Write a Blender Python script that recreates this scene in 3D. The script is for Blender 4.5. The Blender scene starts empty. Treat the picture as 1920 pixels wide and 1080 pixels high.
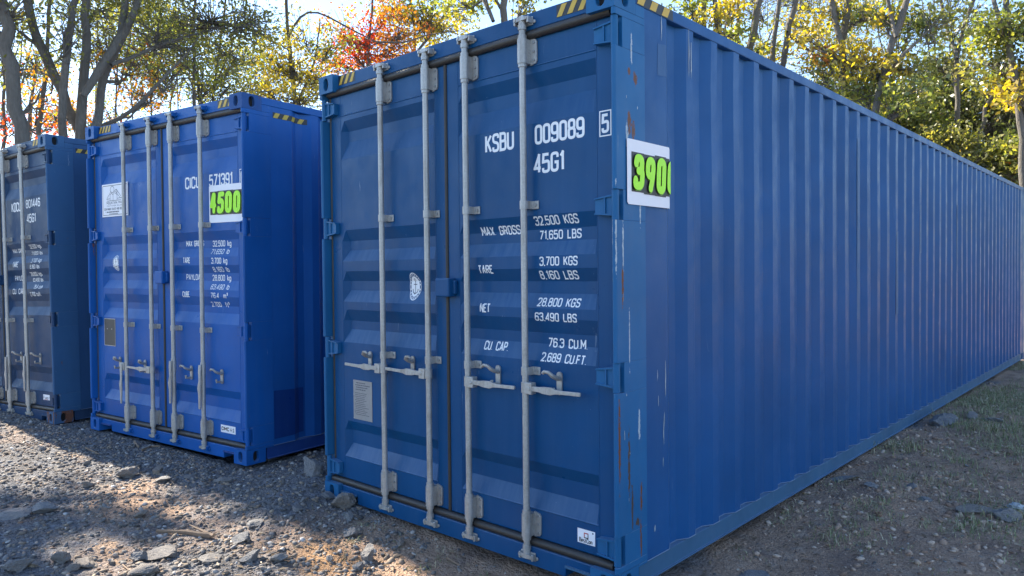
import bpy, bmesh, math, random
import numpy as np
from mathutils import Vector, Matrix
R_ = math.radians
S = bpy.context.scene
COL = S.collection
rng = np.random.default_rng(7)
random.seed(7)

# ------------------------------------------------------------------ camera
CAM = np.array([1.93187, -2.83034, 1.548])
YAW, PITCH, ROLL, FPX = 0.740910, -0.0211316, -0.00965035, 1366.28
def cam_axes():
    F = np.array([-math.sin(YAW)*math.cos(PITCH), math.cos(YAW)*math.cos(PITCH), math.sin(PITCH)])
    R = np.array([math.cos(YAW), math.sin(YAW), 0.0]); U = np.cross(R, F)
    c, s = math.cos(ROLL), math.sin(ROLL)
    return c*R + s*U, c*U - s*R, F
CR, CU, CF = cam_axes()
cd = bpy.data.cameras.new('camera'); cam = bpy.data.objects.new('camera', cd); COL.objects.link(cam)
M = Matrix.Identity(4)
for i in range(3):
    M[i][0], M[i][1], M[i][2], M[i][3] = CR[i], CU[i], -CF[i], CAM[i]
cam.matrix_world = M
cd.sensor_width = 36; cd.lens = FPX/1920*36; cd.clip_end = 2000; cd.clip_start = 0.05
S.camera = cam

# ------------------------------------------------------------------ world, sun, exposure
SUN_ELEV = R_(38)
SUN_H = Vector((-1.0, -0.025, 0)).normalized()
SUN = Vector((SUN_H.x*math.cos(SUN_ELEV), SUN_H.y*math.cos(SUN_ELEV), math.sin(SUN_ELEV)))
W = bpy.data.worlds.new('World'); S.world = W; W.use_nodes = True
nt = W.node_tree
sky = nt.nodes.new('ShaderNodeTexSky'); sky.sky_type = 'NISHITA'; sky.sun_disc = False
sky.sun_elevation = SUN_ELEV; sky.sun_rotation = math.atan2(SUN_H.x, SUN_H.y) % (2*math.pi)
sky.air_density = 0.85; sky.dust_density = 0.1; sky.ozone_density = 1.5
bg = nt.nodes['Background']; bg.inputs[1].default_value = 0.105
nt.links.new(sky.outputs[0], bg.inputs[0])
sl = bpy.data.lights.new('sun', 'SUN'); sl.energy = 4.5; sl.angle = R_(0.5); sl.color = (1.0, 0.90, 0.74)
so = bpy.data.objects.new('sun', sl); COL.objects.link(so)
so.rotation_euler = (-SUN).to_track_quat('-Z', 'Y').to_euler()
S.view_settings.view_transform = 'Standard'; S.view_settings.look = 'None'
S.view_settings.exposure = 2.0; S.view_settings.gamma = 1.0; S.view_settings.use_curve_mapping = False
S.render.engine = 'CYCLES'
S.cycles.max_bounces = 6; S.cycles.diffuse_bounces = 3; S.cycles.glossy_bounces = 3; S.cycles.transmission_bounces = 4
S.cycles.transparent_max_bounces = 6; S.cycles.sample_clamp_indirect = 6.0

# ------------------------------------------------------------------ helpers
def tag(o, label=None, cat=None, group=None, kind=None):
    if label: o['label'] = label
    if cat: o['category'] = cat
    if group: o['group'] = group
    if kind: o['kind'] = kind
    return o
def empty(name, loc=(0, 0, 0), rot=(0, 0, 0)):
    o = bpy.data.objects.new(name, None); COL.objects.link(o); o.location = loc; o.rotation_euler = rot
    o.empty_display_size = 0.2; return o
def link(name, me, parent=None):
    o = bpy.data.objects.new(name, me); COL.objects.link(o)
    if parent is not None: o.parent = parent
    return o
def obj(name, bm, mats, parent=None, smooth=False, bevel=0, seg=2, normals=True):
    if normals: bmesh.ops.recalc_face_normals(bm, faces=bm.faces)
    me = bpy.data.meshes.new(name); bm.to_mesh(me); bm.free()
    for m in (mats if isinstance(mats, (list, tuple)) else [mats]): me.materials.append(m)
    if smooth:
        me.polygons.foreach_set('use_smooth', [True]*len(me.polygons))
        try: me.set_sharp_from_angle(angle=R_(40))
        except Exception: pass
    o = link(name, me, parent)
    if bevel:
        b = o.modifiers.new('bevel', 'BEVEL'); b.width = bevel; b.segments = seg; b.limit_method = 'ANGLE'; b.angle_limit = R_(40)
        b.harden_normals = False
    return o
def np_mesh(name, V, Fc, mats, parent=None, smooth=False, mat_idx=None):
    me = bpy.data.meshes.new(name); V = np.ascontiguousarray(V, dtype=np.float32); Fc = np.ascontiguousarray(Fc, dtype=np.int32)
    n, k = Fc.shape
    me.vertices.add(len(V)); me.vertices.foreach_set('co', V.ravel())
    me.loops.add(n*k); me.loops.foreach_set('vertex_index', Fc.ravel())
    me.polygons.add(n); me.polygons.foreach_set('loop_start', np.arange(0, n*k, k, dtype=np.int32))
    if mat_idx is not None: me.polygons.foreach_set('material_index', np.ascontiguousarray(mat_idx, dtype=np.int32))
    me.update(calc_edges=True); me.validate()
    for m in (mats if isinstance(mats, (list, tuple)) else [mats]): me.materials.append(m)
    if smooth: me.polygons.foreach_set('use_smooth', [True]*n)
    return link(name, me, parent)
def box(bm, x0, x1, y0, y1, z0, z1, mi=0):
    vs = [bm.verts.new(p) for p in ((x0,y0,z0),(x1,y0,z0),(x1,y1,z0),(x0,y1,z0),(x0,y0,z1),(x1,y0,z1),(x1,y1,z1),(x0,y1,z1))]
    for f in ((0,3,2,1),(4,5,6,7),(0,1,5,4),(1,2,6,5),(2,3,7,6),(3,0,4,7)):
        bm.faces.new([vs[i] for i in f]).material_index = mi
def prism(bm, poly, axis, a, b, mi=0):
    """poly in the two other axes, extruded from a to b"""
    def P(p, t):
        return {'x': (t, p[0], p[1]), 'y': (p[0], t, p[1]), 'z': (p[0], p[1], t)}[axis]
    A = [bm.verts.new(P(p, a)) for p in poly]; B = [bm.verts.new(P(p, b)) for p in poly]
    n = len(poly)
    for i in range(n): bm.faces.new((A[i], A[(i+1) % n], B[(i+1) % n], B[i])).material_index = mi
    bm.faces.new(A[::-1]).material_index = mi; bm.faces.new(B).material_index = mi
def tube(bm, pts, rad, n=10, mi=0, flat=(1.0, 1.0), cap=True):
    pts = [Vector(p) for p in pts]
    if not isinstance(rad, (list, tuple)): rad = [rad]*len(pts)
    rings = []; up = None
    for i, p in enumerate(pts):
        t = (pts[min(i+1, len(pts)-1)] - pts[max(i-1, 0)]).normalized()
        if up is None:
            up = Vector((0, -1, 0)) if abs(t.y) < 0.9 else Vector((0, 0, 1))
        s = t.cross(up).normalized(); up = s.cross(t).normalized()
        rings.append([bm.verts.new(p + s*(math.cos(2*math.pi*k/n)*rad[i]*flat[0]) + up*(math.sin(2*math.pi*k/n)*rad[i]*flat[1])) for k in range(n)])
    for a, b in zip(rings, rings[1:]):
        for k in range(n): bm.faces.new((a[k], a[(k+1) % n], b[(k+1) % n], b[k])).material_index = mi
    if cap:
        bm.faces.new(rings[0][::-1]).material_index = mi; bm.faces.new(rings[-1]).material_index = mi
# value noise, vectorised
_lat = np.random.default_rng(3).random((256, 256))
def vnoise(x, y):
    xi = np.floor(x).astype(int); yi = np.floor(y).astype(int); fx = x-xi; fy = y-yi
    fx = fx*fx*(3-2*fx); fy = fy*fy*(3-2*fy); g = lambda a, b: _lat[a % 256, b % 256]
    return (g(xi, yi)*(1-fx)+g(xi+1, yi)*fx)*(1-fy)+(g(xi, yi+1)*(1-fx)+g(xi+1, yi+1)*fx)*fy
def fbm(x, y, oct=4):
    s = 0; a = 0.5; t = 0
    for o in range(oct):
        s = s + a*vnoise(x*2**o+17.3*o, y*2**o-9.1*o); t += a; a *= 0.5
    return s/t - 0.5
def pix_ray(px, py):
    d = CF + CR*(px-960)/FPX - CU*(py-540)/FPX
    return d
def pix_at(px, py, dist):
    """point seen at photo pixel, at a horizontal range from the camera"""
    d = pix_ray(px, py); return CAM + d*(dist/math.hypot(d[0], d[1]))
def pix_ground(px, py, z=0.0):
    d = pix_ray(px, py); t = (z-CAM[2])/d[2]; return CAM + d*t

# ------------------------------------------------------------------ materials
class N:
    def __init__(s, name):
        s.m = bpy.data.materials.new(name); s.m.use_nodes = True; s.t = s.m.node_tree
        s.p = s.t.nodes['Principled BSDF']; s.out = s.t.nodes['Material Output']
    def n(s, typ, **kw):
        x = s.t.nodes.new(typ)
        for k, v in kw.items(): setattr(x, k, v)
        return x
    def l(s, a, b): s.t.links.new(a, b)
    def noise(s, co, scale, detail=4, rough=0.55, dist=0.0):
        x = s.n('ShaderNodeTexNoise'); x.inputs['Scale'].default_value = scale; x.inputs['Detail'].default_value = detail
        x.inputs['Roughness'].default_value = rough; x.inputs['Distortion'].default_value = dist
        if co is not None: s.l(co, x.inputs['Vector'])
        return x.outputs['Fac']
    def coord(s, scale=(1, 1, 1), off=(0, 0, 0), which='Object'):
        tc = s.n('ShaderNodeTexCoord'); mp = s.n('ShaderNodeMapping'); mp.inputs['Scale'].default_value = scale; mp.inputs['Location'].default_value = off
        s.l(tc.outputs[which], mp.inputs['Vector']); return mp.outputs[0]
    def ramp(s, fac, stops, interp='LINEAR'):
        r = s.n('ShaderNodeValToRGB'); r.color_ramp.interpolation = interp; e = r.color_ramp.elements
        while len(e) < len(stops): e.new(0.5)
        for el, (p, c) in zip(e, stops):
            el.position = p; el.color = (c if isinstance(c, (list, tuple)) else (c, c, c))[:3] + (1,) if isinstance(c, tuple) else (c, c, c, 1)
        s.l(fac, r.inputs[0]); return r.outputs[0]
    def mix(s, f, a, b, mode='MIX'):
        x = s.n('ShaderNodeMix', data_type='RGBA', blend_type=mode)
        for v, i in ((f, 0), (a, 6), (b, 7)):
            if isinstance(v, (int, float)): x.inputs[i].default_value = v
            elif isinstance(v, tuple): x.inputs[i].default_value = v + (1,)
            else: s.l(v, x.inputs[i])
        return x.outputs[2]
    def math(s, op, a, b=None):
        x = s.n('ShaderNodeMath', operation=op)
        for v, i in ((a, 0), (b, 1)):
            if v is None: continue
            if isinstance(v, (int, float)): x.inputs[i].default_value = v
            else: s.l(v, x.inputs[i])
        return x.outputs[0]
    def bump(s, h, strength, dist):
        b = s.n('ShaderNodeBump'); b.inputs['Strength'].default_value = strength; b.inputs['Distance'].default_value = dist
        s.l(h, b.inputs['Height']); s.l(b.outputs[0], s.p.inputs['Normal'])
    def set(s, **kw):
        for k, v in kw.items():
            i = s.p.inputs[k.replace('_', ' ')]
            if isinstance(v, (int, float)): i.default_value = v
            elif isinstance(v, tuple): i.default_value = v + (1,) if len(v) == 3 else v
            else: s.l(v, i)
        return s
def plain(name, col, rough=0.6, metal=0.0, var=0.12, scale=30):
    m = N(name); c = m.coord(); f = m.noise(c, scale)
    m.set(Base_Color=m.mix(f, tuple(x*(1-var) for x in col), tuple(min(1, x*(1+var)) for x in col)), Roughness=rough, Metallic=metal)
    return m.m
def paint(name, col, worn=0.3, rust=0.0, rough=0.42, off=(0, 0, 0), fade=(0.075, 0.135, 0.25), marks=()):
    m = N(name)
    c1 = m.coord((1, 1, 1), off)
    big = m.noise(c1, 1.3, 5, 0.6)
    base = m.mix(m.ramp(big, [(0.3, 0.0), (0.7, 1.0)]), tuple(x*0.86 for x in col), tuple(min(1, x*1.13) for x in col))
    # dusty rain streaks running down
    st = m.noise(m.coord((16, 16, 0.7), off), 1.0, 5, 0.6)
    stm = m.math('MULTIPLY', m.ramp(st, [(0.45, 0.0), (0.78, 1.0)]), 0.20*worn+0.06)
    base = m.mix(stm, base, fade)
    # fine scuffs
    sc = m.noise(m.coord((30, 30, 3.0), off), 1.0, 6, 0.65, 0.6)
    scm = m.math('MULTIPLY', m.ramp(sc, [(0.68, 0.0), (0.74, 1.0)]), worn)
    base = m.mix(scm, base, (0.42, 0.50, 0.58))
    sp = m.noise(m.coord((1, 1, 1), off), 75, 3, 0.6)
    base = m.mix(m.math('MULTIPLY', m.ramp(sp, [(0.73, 0.0), (0.77, 1.0)]), 0.5*worn), base, (0.45, 0.5, 0.55))
    if rust:
        r1 = m.noise(m.coord((9, 9, 2.6), off), 1.0, 7, 0.68, 0.3)
        rm = m.ramp(r1, [(0.70-0.12*rust, 0.0), (0.745-0.12*rust, 1.0)])
        rc = m.mix(m.noise(c1, 60), (0.10, 0.035, 0.014), (0.26, 0.10, 0.04))
        base = m.mix(m.math('MULTIPLY', rm, 0.9), base, rc)
    # dust lying on faces that look up
    g = m.n('ShaderNodeNewGeometry'); sx = m.n('ShaderNodeSeparateXYZ'); m.l(g.outputs['Normal'], sx.inputs[0])
    up = m.ramp(sx.outputs['Z'], [(0.15, 0.0), (0.7, 1.0)])
    sk = m.n('ShaderNodeMapping'); tc = m.n('ShaderNodeTexCoord'); m.l(tc.outputs['Object'], sk.inputs['Vector']); sk.inputs['Scale'].default_value = (34, 8, 5); sk.inputs['Rotation'].default_value = (0, 0.35, 0)
    dn = m.ramp(m.noise(sk.outputs[0], 1.0, 5, .6), [(0.3, 0.25), (0.75, 0.75)])
    base = m.mix(m.math('MULTIPLY', m.math('MULTIPLY', up, dn), 0.75), base, (0.17, 0.25, 0.36))
    # worn spots with places of their own: (y, z, ry, rz, colour)
    if marks:
        sp_ = m.n('ShaderNodeSeparateXYZ'); m.l(tc.outputs['Object'], sp_.inputs[0]); jag = m.noise(m.coord((1, 1, .45)), 70, 6, .7)
        for (my, mz, ry, rz, mc) in marks:
            dy = m.math('DIVIDE', m.math('SUBTRACT', sp_.outputs['Y'], my), ry); dz = m.math('DIVIDE', m.math('SUBTRACT', sp_.outputs['Z'], mz), rz)
            r2 = m.math('ADD', m.math('MULTIPLY', dy, dy), m.math('MULTIPLY', dz, dz))
            f = m.math('SUBTRACT', m.math('MULTIPLY', jag, 2.6), m.math('ADD', m.math('MULTIPLY', r2, .75), .62))
            k = m.ramp(f, [(0.22, 0.0), (0.42, 1.0)])
            cc = m.mix(jag, tuple(x*.55 for x in mc), tuple(min(1, x*1.5) for x in mc))
            base = m.mix(k, base, cc)
    rg = m.ramp(m.noise(c1, 6, 6, 0.6), [(0.3, rough-0.09), (0.7, rough+0.13)])
    m.set(Base_Color=base, Roughness=rg)
    m.p.inputs['Specular IOR Level'].default_value = 0.22
    m.bump(m.math('ADD', m.noise(c1, 220, 2), m.math('MULTIPLY', m.noise(c1, 5, 3), 2.5)), 0.12, 0.004)
    return m.m
def leafmat(name, stops, trans=0.66):
    m = N(name); g = m.n('ShaderNodeNewGeometry'); cl = m.ramp(m.noise(m.coord(), 1.5, 4, .6), [(.32, 0.0), (.68, 1.0)]); fac = m.math('ADD', m.math('MULTIPLY', g.outputs['Random Per Island'], .5), m.math('MULTIPLY', cl, .5)); col = m.ramp(fac, stops, 'LINEAR')
    d = m.n('ShaderNodeBsdfDiffuse'); t = m.n('ShaderNodeBsdfTranslucent'); mx = m.n('ShaderNodeMixShader'); mx.inputs[0].default_value = trans
    m.l(col, d.inputs[0]); hs = m.n('ShaderNodeHueSaturation'); hs.inputs['Saturation'].default_value = 1.15; hs.inputs['Value'].default_value = 1.25
    m.l(col, hs.inputs['Color']); m.l(hs.outputs[0], t.inputs[0])
    gl = m.n('ShaderNodeBsdfGlossy'); gl.inputs['Roughness'].default_value = 0.45; gl.inputs[0].default_value = (1, 1, 1, 1)
    m2 = m.n('ShaderNodeMixShader'); m2.inputs[0].default_value = 0.05
    m.l(d.outputs[0], mx.inputs[1]); m.l(t.outputs[0], mx.inputs[2]); m.l(mx.outputs[0], m2.inputs[1]); m.l(gl.outputs[0], m2.inputs[2])
    m.l(m2.outputs[0], m.out.inputs[0]); return m.m

def galv(name, col=(0.47, 0.46, 0.44)):
    m = N(name); c = m.coord()
    v = m.n('ShaderNodeTexVoronoi'); v.inputs['Scale'].default_value = 110; m.l(c, v.inputs['Vector'])
    f = m.mix(0.5, v.outputs['Color'], m.noise(c, 35, 6, 0.7))
    bw = m.n('ShaderNodeRGBToBW'); m.l(f, bw.inputs[0])
    base = m.mix(bw.outputs[0], tuple(x*0.72 for x in col), tuple(min(1, x*1.2) for x in col))
    dirt = m.ramp(m.noise(m.coord((14, 14, 3)), 1.0, 6, 0.7), [(0.50, 0.0), (0.70, 1.0)])
    base = m.mix(m.math('MULTIPLY', dirt, 0.6), base, (0.20, 0.155, 0.115))
    m.set(Base_Color=base, Metallic=0.45, Roughness=m.ramp(bw.outputs[0], [(0.2, 0.38), (0.8, 0.58)]))
    m.bump(m.noise(c, 150, 4), 0.25, 0.002)
    return m.m
GALV = galv('galvanised_steel')
RUBBER = plain('black_rubber', (0.035, 0.031, 0.028), 0.5, 0, 0.35, 25)
CAVITY_SHADE = plain('painted_cavity_shade', (0.012, 0.012, 0.014), 0.9)  # near-black cap painted as the shade inside the casting holes
WHITE = plain('white_vinyl_lettering', (0.84, 0.85, 0.86), 0.5, 0, 0.05)
PAPER = plain('white_paper', (0.92, 0.90, 0.92), 0.7, 0, 0.02)
BLACK = plain('black_print', (0.02, 0.02, 0.02), 0.45)
GREYINK = plain('grey_ink', (0.10, 0.11, 0.14), 0.6)
YELLOW = plain('yellow_vinyl', (0.62, 0.40, 0.05), 0.5, 0, 0.18, 20)
GREEN = plain('fluorescent_green_vinyl', (0.46, 1.0, 0.005), 0.4, 0, 0.02)
GREEN2 = plain('light_green_vinyl', (0.26, 0.62, 0.03), 0.4, 0, 0.02)
PLATE = plain('aluminium_plate', (0.33, 0.335, 0.34), 0.45, 0.3, 0.15, 60)
PLATEDARK = plain('dark_plate', (0.055, 0.055, 0.055), 0.5, 0.0, 0.15, 60)
RED = plain('red_print', (0.5, 0.03, 0.02), 0.5)
BOLT = plain('zinc_bolt', (0.36, 0.36, 0.36), 0.4, 0.6, 0.2, 200)

# ------------------------------------------------------------------ stroke lettering
w = 0.42
def G(adv, *paths): return adv, paths
o_ = 0.19
GL = {
 '0': G(w, ('c', [(0,0,o_),(w,0,o_),(w,1,o_),(0,1,o_)])),
 '1': G(0.2, ('o', [(0.02,.80,0),(0.17,1,0),(0.17,0,0)])),
 '2': G(w, ('o', [(0,.76,0),(0,1,o_),(w,1,o_),(w,.58,.1),(0.0,0,0),(w,0,0)])),
 '3': G(w, ('o', [(0,.78,0),(0,1,o_),(w,1,o_),(w,.54,.14),(.14,.54,0)]), ('o', [(.25,.54,0),(w,.54,.14),(w,0,o_),(0,0,o_),(0,.22,0)])),
 '4': G(w, ('o', [(.32,0,0),(.32,1,0),(0,.25,0),(w+.02,.25,0)])),
 '5': G(w, ('o', [(w-.02,1,0),(.03,1,0),(0,.57,0),(w,.62,.17),(w,0,o_),(0,0,o_),(0,.22,0)])),
 '6': G(w, ('o', [(w,.78,0),(w,1,o_),(0,1,o_),(0,.3,0)]), ('c', [(0,0,o_),(w,0,o_),(w,.57,o_),(0,.57,o_)])),
 '7': G(w, ('o', [(0,1,0),(w,1,0),(.12,0,0)])),
 '8': G(w, ('c', [(.02,.53,.16),(w-.02,.53,.16),(w-.02,1,.16),(.02,1,.16)]), ('c', [(0,0,o_),(w,0,o_),(w,.53,.16),(0,.53,.16)])),
 '9': G(w, ('o', [(0,.22,0),(0,0,o_),(w,0,o_),(w,.7,0)]), ('c', [(0,.43,o_),(w,.43,o_),(w,1,o_),(0,1,o_)])),
 'A': G(w, ('o', [(0,0,0),(w/2,1,0),(w,0,0)]), ('o', [(.09,.3,0),(w-.09,.3,0)])),
 'B': G(w, ('o', [(.03,.53,0),(w-.03,.53,.14),(w-.03,1,.16),(0,1,0),(0,0,0),(w,0,.17),(w,.53,.16),(w*.6,.53,0)])),
 'C': G(w, ('o', [(w,.75,0),(w,1,o_),(0,1,o_),(0,0,o_),(w,0,o_),(w,.25,0)])),
 'D': G(w, ('c', [(0,0,0),(w,0,o_),(w,1,o_),(0,1,0)])),
 'E': G(w*.85, ('o', [(w*.85,1,0),(0,1,0),(0,0,0),(w*.85,0,0)]), ('o', [(0.03,.52,0),(w*.75,.52,0)])),
 'F': G(w*.85, ('o', [(w*.85,1,0),(0,1,0),(0,0,0)]), ('o', [(0.03,.52,0),(w*.75,.52,0)])),
 'G': G(w, ('o', [(w,.75,0),(w,1,o_),(0,1,o_),(0,0,o_),(w,0,o_),(w,.48,0),(w*.5,.48,0)])),
 'I': G(0.0, ('o', [(0,0,0),(0,1,0)])),
 'K': G(w, ('o', [(0,0,0),(0,1,0)]), ('o', [(w,1,0),(.03,.42,0)]), ('o', [(.14,.56,0),(w,0,0)])),
 'L': G(w*.85, ('o', [(0,1,0),(0,0,0),(w*.85,0,0)])),
 'M': G(.52, ('o', [(0,0,0),(0,1,0),(.26,.35,0),(.52,1,0),(.52,0,0)])),
 'N': G(w, ('o', [(0,0,0),(0,1,0),(w,0,0),(w,1,0)])),
 'O': G(w, ('c', [(0,0,o_),(w,0,o_),(w,1,o_),(0,1,o_)])),
 'P': G(w, ('o', [(0,0,0),(0,1,0),(w,1,o_),(w,.47,o_),(0.03,.47,0)])),
 'R': G(w, ('o', [(0,0,0),(0,1,0),(w,1,o_),(w,.5,o_),(0.03,.5,0)]), ('o', [(.2,.5,0),(w,0,0)])),
 'S': G(w, ('o', [(w,.77,0),(w,1,o_),(0,1,o_),(0,.56,.17),(w,.46,.17),(w,0,o_),(0,0,o_),(0,.23,0)])),
 'T': G(w, ('o', [(0,1,0),(w,1,0)]), ('o', [(w/2,.99,0),(w/2,0,0)])),
 'U': G(w, ('o', [(0,1,0),(0,0,o_),(w,0,o_),(w,1,0)])),
 'V': G(w, ('o', [(0,1,0),(w/2,0,0),(w,1,0)])),
 'X': G(w, ('o', [(0,1,0),(w,0,0)]), ('o', [(0,0,0),(w,1,0)])),
 'Y': G(w, ('o', [(0,1,0),(w/2,.48,0),(w,1,0)]), ('o', [(w/2,.47,0),(w/2,0,0)])),
 'a': G(.34, ('c', [(0,0,.14),(.34,0,.05),(.34,.66,.05),(0,.66,.14)])),
 'b': G(.34, ('o', [(0,1,0),(0,0,0)]), ('c', [(0,0,.1),(.34,0,.15),(.34,.66,.15),(0,.66,.1)])),
 'c': G(.32, ('o', [(.32,.5,0),(.32,.66,.14),(0,.66,.14),(0,0,.14),(.32,0,.14),(.32,.16,0)])),
 'e': G(.34, ('o', [(.02,.33,0),(.34,.33,0),(.34,.66,.14),(0,.66,.14),(0,0,.14),(.32,0,.1)])),
 'f': G(.22, ('o', [(.24,1,0),(.09,1,.1),(.09,0,0)]), ('o', [(0,.66,0),(.22,.66,0)])),
 'g': G(.34, ('c', [(0,0,.14),(.34,0,.1),(.34,.66,.1),(0,.66,.14)]), ('o', [(.34,.3,0),(.34,-.28,.14),(0.02,-.28,0)])),
 'k': G(.34, ('o', [(0,0,0),(0,1,0)]), ('o', [(.34,.66,0),(.03,.28,0)]), ('o', [(.1,.36,0),(.34,0,0)])),
 'l': G(0.0, ('o', [(0,0,0),(0,1,0)])),
 'm': G(.54, ('o', [(0,0,0),(0,.66,0),(.27,.66,.12),(.27,0,0)]), ('o', [(.27,.5,0),(.27,.66,.0),(.54,.66,.12),(.54,0,0)])),
 'n': G(.34, ('o', [(0,0,0),(0,.66,0),(.34,.66,.14),(.34,0,0)])),
 'o': G(.34, ('c', [(0,0,.15),(.34,0,.15),(.34,.66,.15),(0,.66,.15)])),
 's': G(.32, ('o', [(.3,.66,0),(0,.66,.1),(0,.36,.1),(.32,.3,.1),(.32,0,.1),(0,0,0)])),
 't': G(.24, ('o', [(.1,.95,0),(.1,0,.08),(.24,0,0)]), ('o', [(0,.66,0),(.24,.66,0)])),
 'u': G(.34, ('o', [(0,.66,0),(0,0,.14),(.34,0,.14),(.34,.66,0)])),
 '3s': G(.2, ('o', [(0,1.05,0),(.2,1.05,.05),(.2,.85,.05),(.06,.85,0)]), ('o', [(.06,.85,0),(.2,.85,.05),(.2,.62,.05),(0,.62,0)])),
 '.': G(0.02, ('o', [(0,0.0,0),(0.0,.05,0)])), ',': G(0.02, ('o', [(.01,.05,0),(-.02,-.1,0)])),
 '+': G(.3, ('o', [(.15,0,0),(.15,1,0)]), ('o', [(0,.5,0),(.3,.5,0)])), '-': G(.25, ('o', [(0,.45,0),(.25,.45,0)])), ' ': G(.30),
}
def round_path(pts, closed, seg=5):
    out = []; n = len(pts)
    for i, (x, y, r) in enumerate(pts):
        p = Vector((x, y))
        if r <= 0 or (not closed and i in (0, n-1)): out.append(p); continue
        a = Vector(pts[i-1][:2]); b = Vector(pts[(i+1) % n][:2])
        da = a-p; db = b-p; r2 = min(r, da.length*.5, db.length*.5)
        pa = p+da.normalized()*r2; pb = p+db.normalized()*r2
        for k in range(seg+1):
            t = k/seg; out.append(pa*(1-t)**2 + p*2*t*(1-t) + pb*t*t)
    return out
def text_paths(txt, h, squash=1.0, gap=0.2, slant=0.0):
    """centre-line paths in metres, origin at the baseline start"""
    x = 0; res = []; i = 0
    while i < len(txt):
        ch = txt[i]
        if txt[i:i+2] == '3s': ch = '3s'; i += 1
        i += 1
        adv, paths = GL[ch]
        for kind, pts in paths:
            rp = round_path(pts, kind == 'c')
            res.append(([((x+p.x)*h*squash + p.y*h*slant, p.y*h) for p in rp], kind == 'c'))
        x += adv + gap
    return res, (x-gap)*h*squash
def ribbon(bm, path, closed, th, lay, mi=0):
    P = [Vector(p) for p in path]; n = len(P); L = []; Rr = []
    for i in range(n):
        a = P[i-1] if (closed or i > 0) else None; b = P[(i+1) % n] if (closed or i < n-1) else None
        d1 = (P[i]-a).normalized() if a is not None and (P[i]-a).length > 1e-9 else None
        d2 = (b-P[i]).normalized() if b is not None and (b-P[i]).length > 1e-9 else None
        if d1 is None: d1 = d2
        if d2 is None: d2 = d1
        n1 = Vector((-d1.y, d1.x)); n2 = Vector((-d2.y, d2.x)); nn = n1+n2
        if nn.length < 1e-6: nn = n1.copy()
        nn.normalize(); m = min(1.0/max(nn.dot(n1), 0.35), 2.2)*th/2
        e = Vector((0, 0))
        if not closed and i == 0: e = -d1*th*0.0
        L.append(bm.verts.new((P[i].x+nn.x*m+e.x, lay, P[i].y+nn.y*m+e.y))); Rr.append(bm.verts.new((P[i].x-nn.x*m, lay, P[i].y-nn.y*m)))
    for i in range(n if closed else n-1):
        j = (i+1) % n
        try: bm.faces.new((L[i], Rr[i], Rr[j], L[j])).material_index = mi
        except ValueError: pass
def fat(bm, path, closed, th, lay0, mi=0, step=4e-5):
    """thick rounded stroke: a quad per segment and a disc per joint, each a hair in front of the last"""
    P = [Vector(p) for p in path]; n = len(P); lay = lay0
    for i in range(n if closed else n-1):
        a, b = P[i], P[(i+1) % n]; d = (b-a)
        if d.length < 1e-7: continue
        d.normalize(); q = Vector((-d.y, d.x))*th/2
        bm.faces.new([bm.verts.new((v.x, lay, v.y)) for v in (a+q, a-q, b-q, b+q)]).material_index = mi; lay -= step
    for p in P:
        bm.faces.new([bm.verts.new((p.x+math.cos(k*math.pi/7)*th/2, lay, p.y+math.sin(k*math.pi/7)*th/2)) for k in range(14)]).material_index = mi; lay -= step
    return lay
def strokes(bm, path, closed, th, lay, mi=0, step=3e-5):
    """ribbons split at sharp corners, each piece a hair in front of the last, so no two overlap in one plane"""
    P = [Vector(p) for p in path]; n = len(P)
    def turn(i):
        a, b = P[i]-P[i-1], P[(i+1) % n]-P[i]
        return a.length > 1e-9 and b.length > 1e-9 and a.angle(b) > R_(38)
    cuts = [i for i in range(n) if (closed or 0 < i < n-1) and turn(i)]
    if not cuts: ribbon(bm, P, closed, th, lay, mi); return lay-step
    if closed: P = P[cuts[0]:]+P[:cuts[0]]+[P[cuts[0]]]; cuts = sorted(set([0, n]+[(i-cuts[0]) % n for i in cuts]))
    else: cuts = [0]+cuts+[n-1]
    for a, b in zip(cuts, cuts[1:]):
        q = [v.copy() for v in P[a:b+1]]
        if closed or a > 0: q[0] = q[0]-(q[1]-q[0]).normalized()*th*.46
        if closed or b < n-1: q[-1] = q[-1]+(q[-1]-q[-2]).normalized()*th*.46
        ribbon(bm, q, False, th, lay, mi); lay -= step
    return lay
def drape(bm, zcuts, fn, xcuts=()):
    """cut flat art (in x,z; y is a tiny layer offset) along profile lines, then push it onto a surface"""
    for z in zcuts:
        bmesh.ops.bisect_plane(bm, geom=bm.verts[:]+bm.edges[:]+bm.faces[:], dist=1e-6, plane_co=(0, 0, z), plane_no=(0, 0, 1))
    for x in xcuts:
        bmesh.ops.bisect_plane(bm, geom=bm.verts[:]+bm.edges[:]+bm.faces[:], dist=1e-6, plane_co=(x, 0, 0), plane_no=(1, 0, 0))
    for v in bm.verts: v.co = fn(v.co.x, v.co.y, v.co.z)

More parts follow.
